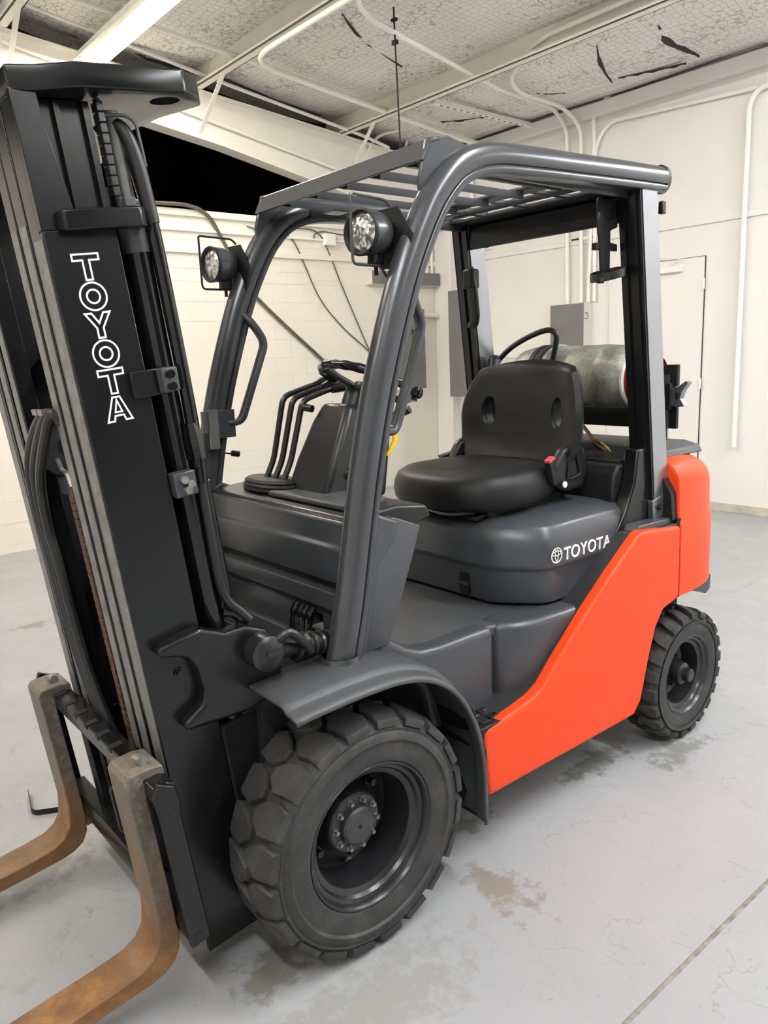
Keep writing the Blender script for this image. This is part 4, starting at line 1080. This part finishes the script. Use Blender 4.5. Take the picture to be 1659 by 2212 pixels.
# lettering on the outer channel
def offset_poly(P, w):
    n = len(P); out = []; A = sum(P[i][0]*P[(i+1) % n][1]-P[(i+1) % n][0]*P[i][1] for i in range(n)); sg = 1 if A > 0 else -1
    for i in range(n):
        p0, p1, p2 = Vector(P[i-1]), Vector(P[i]), Vector(P[(i+1) % n])
        d1 = (p1-p0).normalized(); d2 = (p2-p1).normalized()
        n1 = Vector((-d1.y, d1.x))*sg; n2 = Vector((-d2.y, d2.x))*sg
        b = n1+n2; k = w*2/max(.35, b.length_squared)
        out.append(tuple(p1+b*k))
    return out
CIR = lambda r, n=32: [(r*cos(2*pi*k/n), r*sin(2*pi*k/n)) for k in range(n)]
GL = {'T': [[(-.031, .029), (.031, .029), (.031, .012), (.0095, .012), (.0095, -.029), (-.0095, -.029), (-.0095, .012), (-.031, .012)]],
      'O': [CIR(.0315), CIR(.0165)],
      'Y': [[(-.032, .029), (-.012, .029), (0, .009), (.012, .029), (.032, .029), (.0095, -.006), (.0095, -.029), (-.0095, -.029), (-.0095, -.006)]],
      'A': [[(-.010, .029), (.010, .029), (.032, -.029), (.012, -.029), (.0085, -.017), (-.0085, -.017), (-.012, -.029), (-.032, -.029)], [(0, .014), (.0055, -.005), (-.0055, -.005)]]}
mast_out = [o for o in F.children if o.name.startswith('mast_rail')][0]
for k, ch in enumerate('TOYOTA'):
    h0 = 1.577-k*.0622
    m = MB()
    for poly in GL[ch]:
        q = offset_poly(poly, .0042 if len(poly) > 3 else -.004)
        n = len(poly)
        vs = [MT((.3505-p[0], .3626, h0+p[1])) for p in poly]+[MT((.3505-p[0], .3626, h0+p[1])) for p in q]
        m.add(vs, [(i, (i+1) % n, n+(i+1) % n, n+i) for i in range(n)])
    obj('letter', m, 'white_print', mast_out, smooth=False)
# lift cylinders and pipes behind the rails
def cylinders(s):
    o = obj('lift_cylinder', MB().tube([MT((.212, s*.325, -.15)), MT((.212, s*.325, 1.66))], .030, 20), 'gloss', F)
    obj('piston_rod', MB().tube([MT((.212, s*.325, 1.66)), MT((.212, s*.325, 1.90))], .017, 14), 'railsteel', o)
    obj('gland', MB().tube([MT((.212, s*.325, 1.60)), MT((.212, s*.325, 1.70))], .034, 20), 'grey', o)
    obj('return_pipe', MB().tube([MT((.172, s*.352, .70)), MT((.172, s*.352, 1.05))], .014, 12), 'gloss', o)
both(cylinders)
cl = obj('cylinder_clamp', MB().box(.222, .312, .362, .376, 1.280, 1.342, T=MT), 'label', F, bevel=.003)
cl.data.materials[0] = M['black']
obj('clamp_head', MB().prism([(.205, .34), (.205, .395), (.245, .40), (.25, .375)], 'z', 1.284, 1.34, T=MT), 'guard_bright', cl, bevel=.003).data.materials[0] = M['grey']
for h in (1.297, 1.325): obj('clamp_bolt', MB().tube([MT((.228, .396, h)), MT((.228, .410, h))], .010, 8), 'gloss', cl)
cl2 = obj('cylinder_clamp', MB().box(.205, .262, .345, .382, 1.03, 1.09, T=MT), 'grey', F, bevel=.003)
for h, a in ((1.046, .235), (1.073, .24), (1.06, .225)): obj('clamp_bolt', MB().tube([MT((a, .382, h)), MT((a, .396, h))], .010, 8), 'steel', cl2)
hp = [(.19, .33, 1.80), (.185, .345, 1.78), (.178, .355, 1.64), (.176, .358, 1.33), (.178, .358, 1.12), (.182, .358, 1.05)]
obj('hydraulic_pipe', MB().tube([MT(p) for p in smooth_path(hp, 4)], .0165, 12), 'gloss', F)
pc = obj('pipe_coupling', MB().tube([MT((.180, .358, 1.11)), MT((.181, .358, 1.16)), MT((.182, .358, 1.20))], [.021, .023, .018], 8), 'gloss', F)
hp = [(.182, .358, 1.11), (.186, .36, .95), (.188, .362, .80), (.180, .366, .735), (.150, .376, .69), (.135, .385, .665)]
obj('hydraulic_hose', MB().tube([MT(p) for p in smooth_path(hp, 5)], .013, 12), 'hose', F)
obj('hose_elbow', MB().tube([MT(p) for p in smooth_path([(.19, .35, .70), (.165, .36, .69), (.15, .365, .665), (.16, .36, .64)], 4)], .015, 10), 'gloss', F)
# top hose, leaf chains
obj('guide_hose', MB().tube([MT(p) for p in smooth_path([(.235, .30, 1.86), (.215, .32, 1.875), (.195, .34, 1.855), (.183, .352, 1.79), (.177, .356, 1.66)], 5)], .017, 12), 'hose', F)
obj('hose_bracket', MB().tube([MT(p) for p in round_path([(.25, .35, 1.885), (.19, .36, 1.885), (.172, .36, 1.87), (.168, .36, 1.78)], .015)], .004, 6), 'grey', F)
def chain(name, a, y, h0, h1, mat, w=.022, pitch=.025):
    root = obj(name, MB().box(a-.004, a+.004, y-w*.35, y+w*.35, h0, h1, T=MT), mat, F)
    lk = MB(); lk.box(-.008, .008, -w*.5, w*.5, -.0102, .0102, T=lambda p: Matrix.Rotation(TH, 3, 'Y') @ p)
    pn = None; n = int((h1-h0)/pitch)
    for k in range(n):
        loc = MT((a, y, h0+pitch*(k+.5)))
        if pn is None: pn = obj('link', lk, mat, root, bevel=.002); pn.location = loc
        else: copy_of(pn, root, loc)
    return root
chain('leaf_chain', .245, .342, 1.72, 1.92, 'rim', .03, .0215)
ca = obj('chain_anchor', MB().tube([MT((.232, .345, 1.66)), MT((.240, .343, 1.73))], .011, 10), 'rim', F)
chain('leaf_chain', .412, .085, -.05, 1.06, 'chainrust', .030, .0215)
# centre free-lift cylinder with hose sheave
fc = obj('free_lift_cylinder', MB().tube([MT((.325, -.04, -.1)), MT((.325, -.04, 1.0))], .052, 24), 'black', F)
obj('cylinder_head', MB().tube([MT((.325, -.04, 1.0)), MT((.325, -.04, 1.08))], .062, 24), 'blackmat', fc)
obj('sheave', MB().lathe([(-.02, .03), (-.02, .085), (-.012, .088), (-.01, .072), (.01, .072), (.012, .088), (.02, .085), (.02, .03)], (0, 0, 0), 'y', 28, T=lambda p: MT((.345+p.x, -.10+p.y, 1.15+p.z))), 'blackmat', fc)
obj('sheave_bracket', MB().prism([(.40, -.06), (.40, .08), (.33, .10), (.33, -.08)], 'z', 1.03, 1.075, T=MT), 'grey', fc, bevel=.004)
obj('sheave_guard', MB().tube([MT(p) for p in round_path([(.40, -.02, 1.13), (.40, .0, 1.10), (.40, .03, 1.10), (.40, .05, 1.06)], .01)], .006, 6), 'steel', fc)
for k in range(3):
    d = k*.034
    pts = [(.40, .125+d*.4, 1.20), (.43, .11+d*.6, 1.262), (.444, .02+d, 1.225-.008*k), (.446, -.12+d, 1.12-.02*k), (.446, -.162+d, .98-.02*k), (.446, -.150+d, .845), (.446, -.130+d, .56), (.44, -.07+d, .36), (.42, -.04+d, .15)]
    obj('mast_hose', MB().tube([MT(p) for p in smooth_path(pts, 6)], .0135, 10), 'hose', F)
for y, a in ((.08, .452), (.12, .45)): obj('hose_clip', MB().box(a-.005, a+.004, y-.018, y+.018, 1.262, 1.276, T=MT), 'steel', F)
dec = obj('data_plate', MB().box(.378, .380, .028, .05, .78, .92, T=MT), 'blackmat', F)
for k in range(7): obj('plate_line', MB().box(.380, .3806, .031, .047, .79+k*.018, .797+k*.018, T=MT), 'white_print', dec)
# tilt brackets on the mast sides
TB = [(.395, .692), (.398, .668), (.362, .655), (.328, .640), (.310, .602), (.303, .54), (.315, .502), (.372, .476), (.372, .455), (.31, .445), (.20, .43), (.085, .44), (.075, .55), (.10, .63), (.16, .662), (.22, .666), (.285, .703)]
def tilt(s):
    o = obj('tilt_bracket', MB().prism([(a, h) for a, h in TB], 'y', s*.358, s*.405, T=MT), 'black', F, bevel=.010, seg=3)
    o.data.materials[0] = M['grey'] if False else M['black']
    obj('bracket_bolt', MB().lathe([(0, .014), (.005, .014), (.005, .009), (.012, .009), (.012, 0)], (0, 0, 0), 'y', 6, T=lambda p: MT((.345+p.x, s*(.363+p.y), .595+p.z))), 'black', o, smooth=False)
    a = MT((.135, s*.43, .585)); b = Vector((-.12, s*.40, .845))
    p0 = obj('tilt_cylinder', MB().tube([a.lerp(b, .1), b], .026, 16), 'blackmat', F)
    obj('clevis_pin', MB().lathe([(-.03, .048), (.025, .048), (.03, .04), (.034, .028), (.036, 0)], (a.x, s*.43, a.z), 'y', 28), 'rim', p0, angle=30)
    obj('grease_plate', MB().prism(rrect(.05, .016, .007), 'y', s*.462, s*.470, T=lambda p: Vector((a.x-.01+p.x, p.y, a.z+.005+p.z))), 'gloss', p0)
    for k in range(7):
        c0 = a.lerp(b, .30+.085*k); c1 = a.lerp(b, .34+.085*k)
        obj('boot_ring', MB().tube([c0, c0.lerp(c1, .5), c1], [.030, .040-.0016*k, .030], 16), 'rim', p0)
    hs = [a+Vector((-.03, s*.02, .03)), a+Vector((-.06, s*.03, .045)), a+Vector((-.10, s*.03, .01)), a+Vector((-.13, s*.02, -.03))]
    obj('tilt_hose', MB().tube(smooth_path(hs, 5), .013, 10), 'hose', p0)
both(tilt)
# lower mast gusset between rail and bracket
obj('mast_foot', MB().box(.10, .267, -.36, .36, -.22, .40, T=MT), 'blackmat', F, bevel=.01)

# ---------------------------------------------------------------- carriage and forks
car = obj('carriage_upper_bar', MB().prism([(.448, .31), (.448, .375), (.468, .385), (.505, .385), (.505, .335), (.49, .325), (.49, .305)], 'y', -.43, .46, T=MT), 'black', F, bevel=.003)
nt_ = None
for k in range(9):
    y = -.36+k*.09
    obj('notch', MB().box(.470, .5065, y-.012, y+.012, .374, .3865, T=MT), 'blackmat', car)
obj('carriage_lower_bar', MB().prism([(.448, -.07), (.448, .0), (.495, .0), (.505, -.02), (.505, -.06)], 'y', -.43, .46, T=MT), 'black', F, bevel=.003)
def cside(s):
    o = obj('carriage_end_plate', MB().prism([(.452, -.07), (.505, -.075), (.507, .30), (.512, .365), (.495, .40), (.455, .375), (.45, .33), (.455, .30)], 'y', s*.455, s*.475, T=MT), 'black', F, bevel=.004)
    o.data.materials[0] = M['black']
    for a, h in ((.475, .308), (.482, -.045)):
        obj('hole_shade_disc', MB().lathe([(0, .010), (.0012, .010), (.0012, 0)], (0, 0, 0), 'y', 12, T=lambda p: MT((a+p.x, s*(.475+p.y), h+p.z))), 'dark', o)  # dark disc with a hole's shade in its colour; none is cut
    obj('carriage_upright', MB().box(.44, .465, s*.19, s*.245, -.06, .37, T=MT), 'black', F, bevel=.003)
    obj('carriage_roller', MB().lathe([(0, .045), (.03, .045), (.03, 0)], (0, 0, 0), 'y', 24, T=lambda p: MT((.36+p.x, s*(.225+p.y), .25+p.z))), 'rim', F)
both(cside)
obj('carriage_stop', MB().tube([MT(p) for p in round_path([(.49, .13, .24), (.51, .12, .235), (.51, .12, .10), (.49, .13, .09)], .01)], .007, 8), 'rim', F)
def fork(y0, y1):
    tA, tB = .505, .548
    hb = -.165                      # underside at the heel
    L = 1.62
    outer = [(tA, .40)]
    # side profile: back up, round heel, blade
    prof = [(tA, .33), (tA, .02), (tA+.001, hb+.10), (tA+.008, hb+.055), (tA+.028, hb+.022), (tA+.06, hb+.006), (tA+.10, hb), (1.05, hb), (L, hb+.018), (L+.01, hb+.024), (L, hb+.032), (1.2, hb+.040), (.85, hb+.043), (.68, hb+.045),
            (.62, hb+.050), (.585, hb+.066), (.562, hb+.095), (tB+.004, hb+.14), (tB, .0), (tB, .395), (tB-.012, .408), (tA-.02, .408), (tA-.055, .40), (tA-.058, .36), (tA-.042, .36), (tA-.036, .378), (tA-.004, .378)]
    m = MB(); m.prism(prof, 'y', y0, y1, T=MT)
    o = obj('fork', m, 'rust', F, bevel=.0035, seg=2)
    o['label'] = 'rusty steel fork'
    pin = obj('fork_pin', MB().tube([MT((tA-.02, (y0+y1)/2-.02, .405)), MT((tA-.02, (y0+y1)/2+.03, .418))], .013, 10), 'steel', o)
    obj('lower_hook', MB().box(.485, .506, y0+.01, y1-.01, -.10, -.065, T=MT), 'rust', o)
fork(.285, .402); fork(-.402, -.285)

# labels for parts that look different from the rest of the forklift
for o in F.children_recursive:
    k = o.name.split('.')[0]
    lab = {'side_panel': 'orange side panel', 'counterweight': 'orange counterweight', 'post_sheen': 'post face with its bright reflection painted on', 'direction_lever': 'yellow lever',
           'release_button': 'red belt release button', 'front_tyre': 'large black lugged front tyre', 'rear_tyre': 'small black lugged rear tyre', 'seat_backrest': 'black vinyl backrest with two hand holes'}.get(k)
    if lab: o['label'] = lab
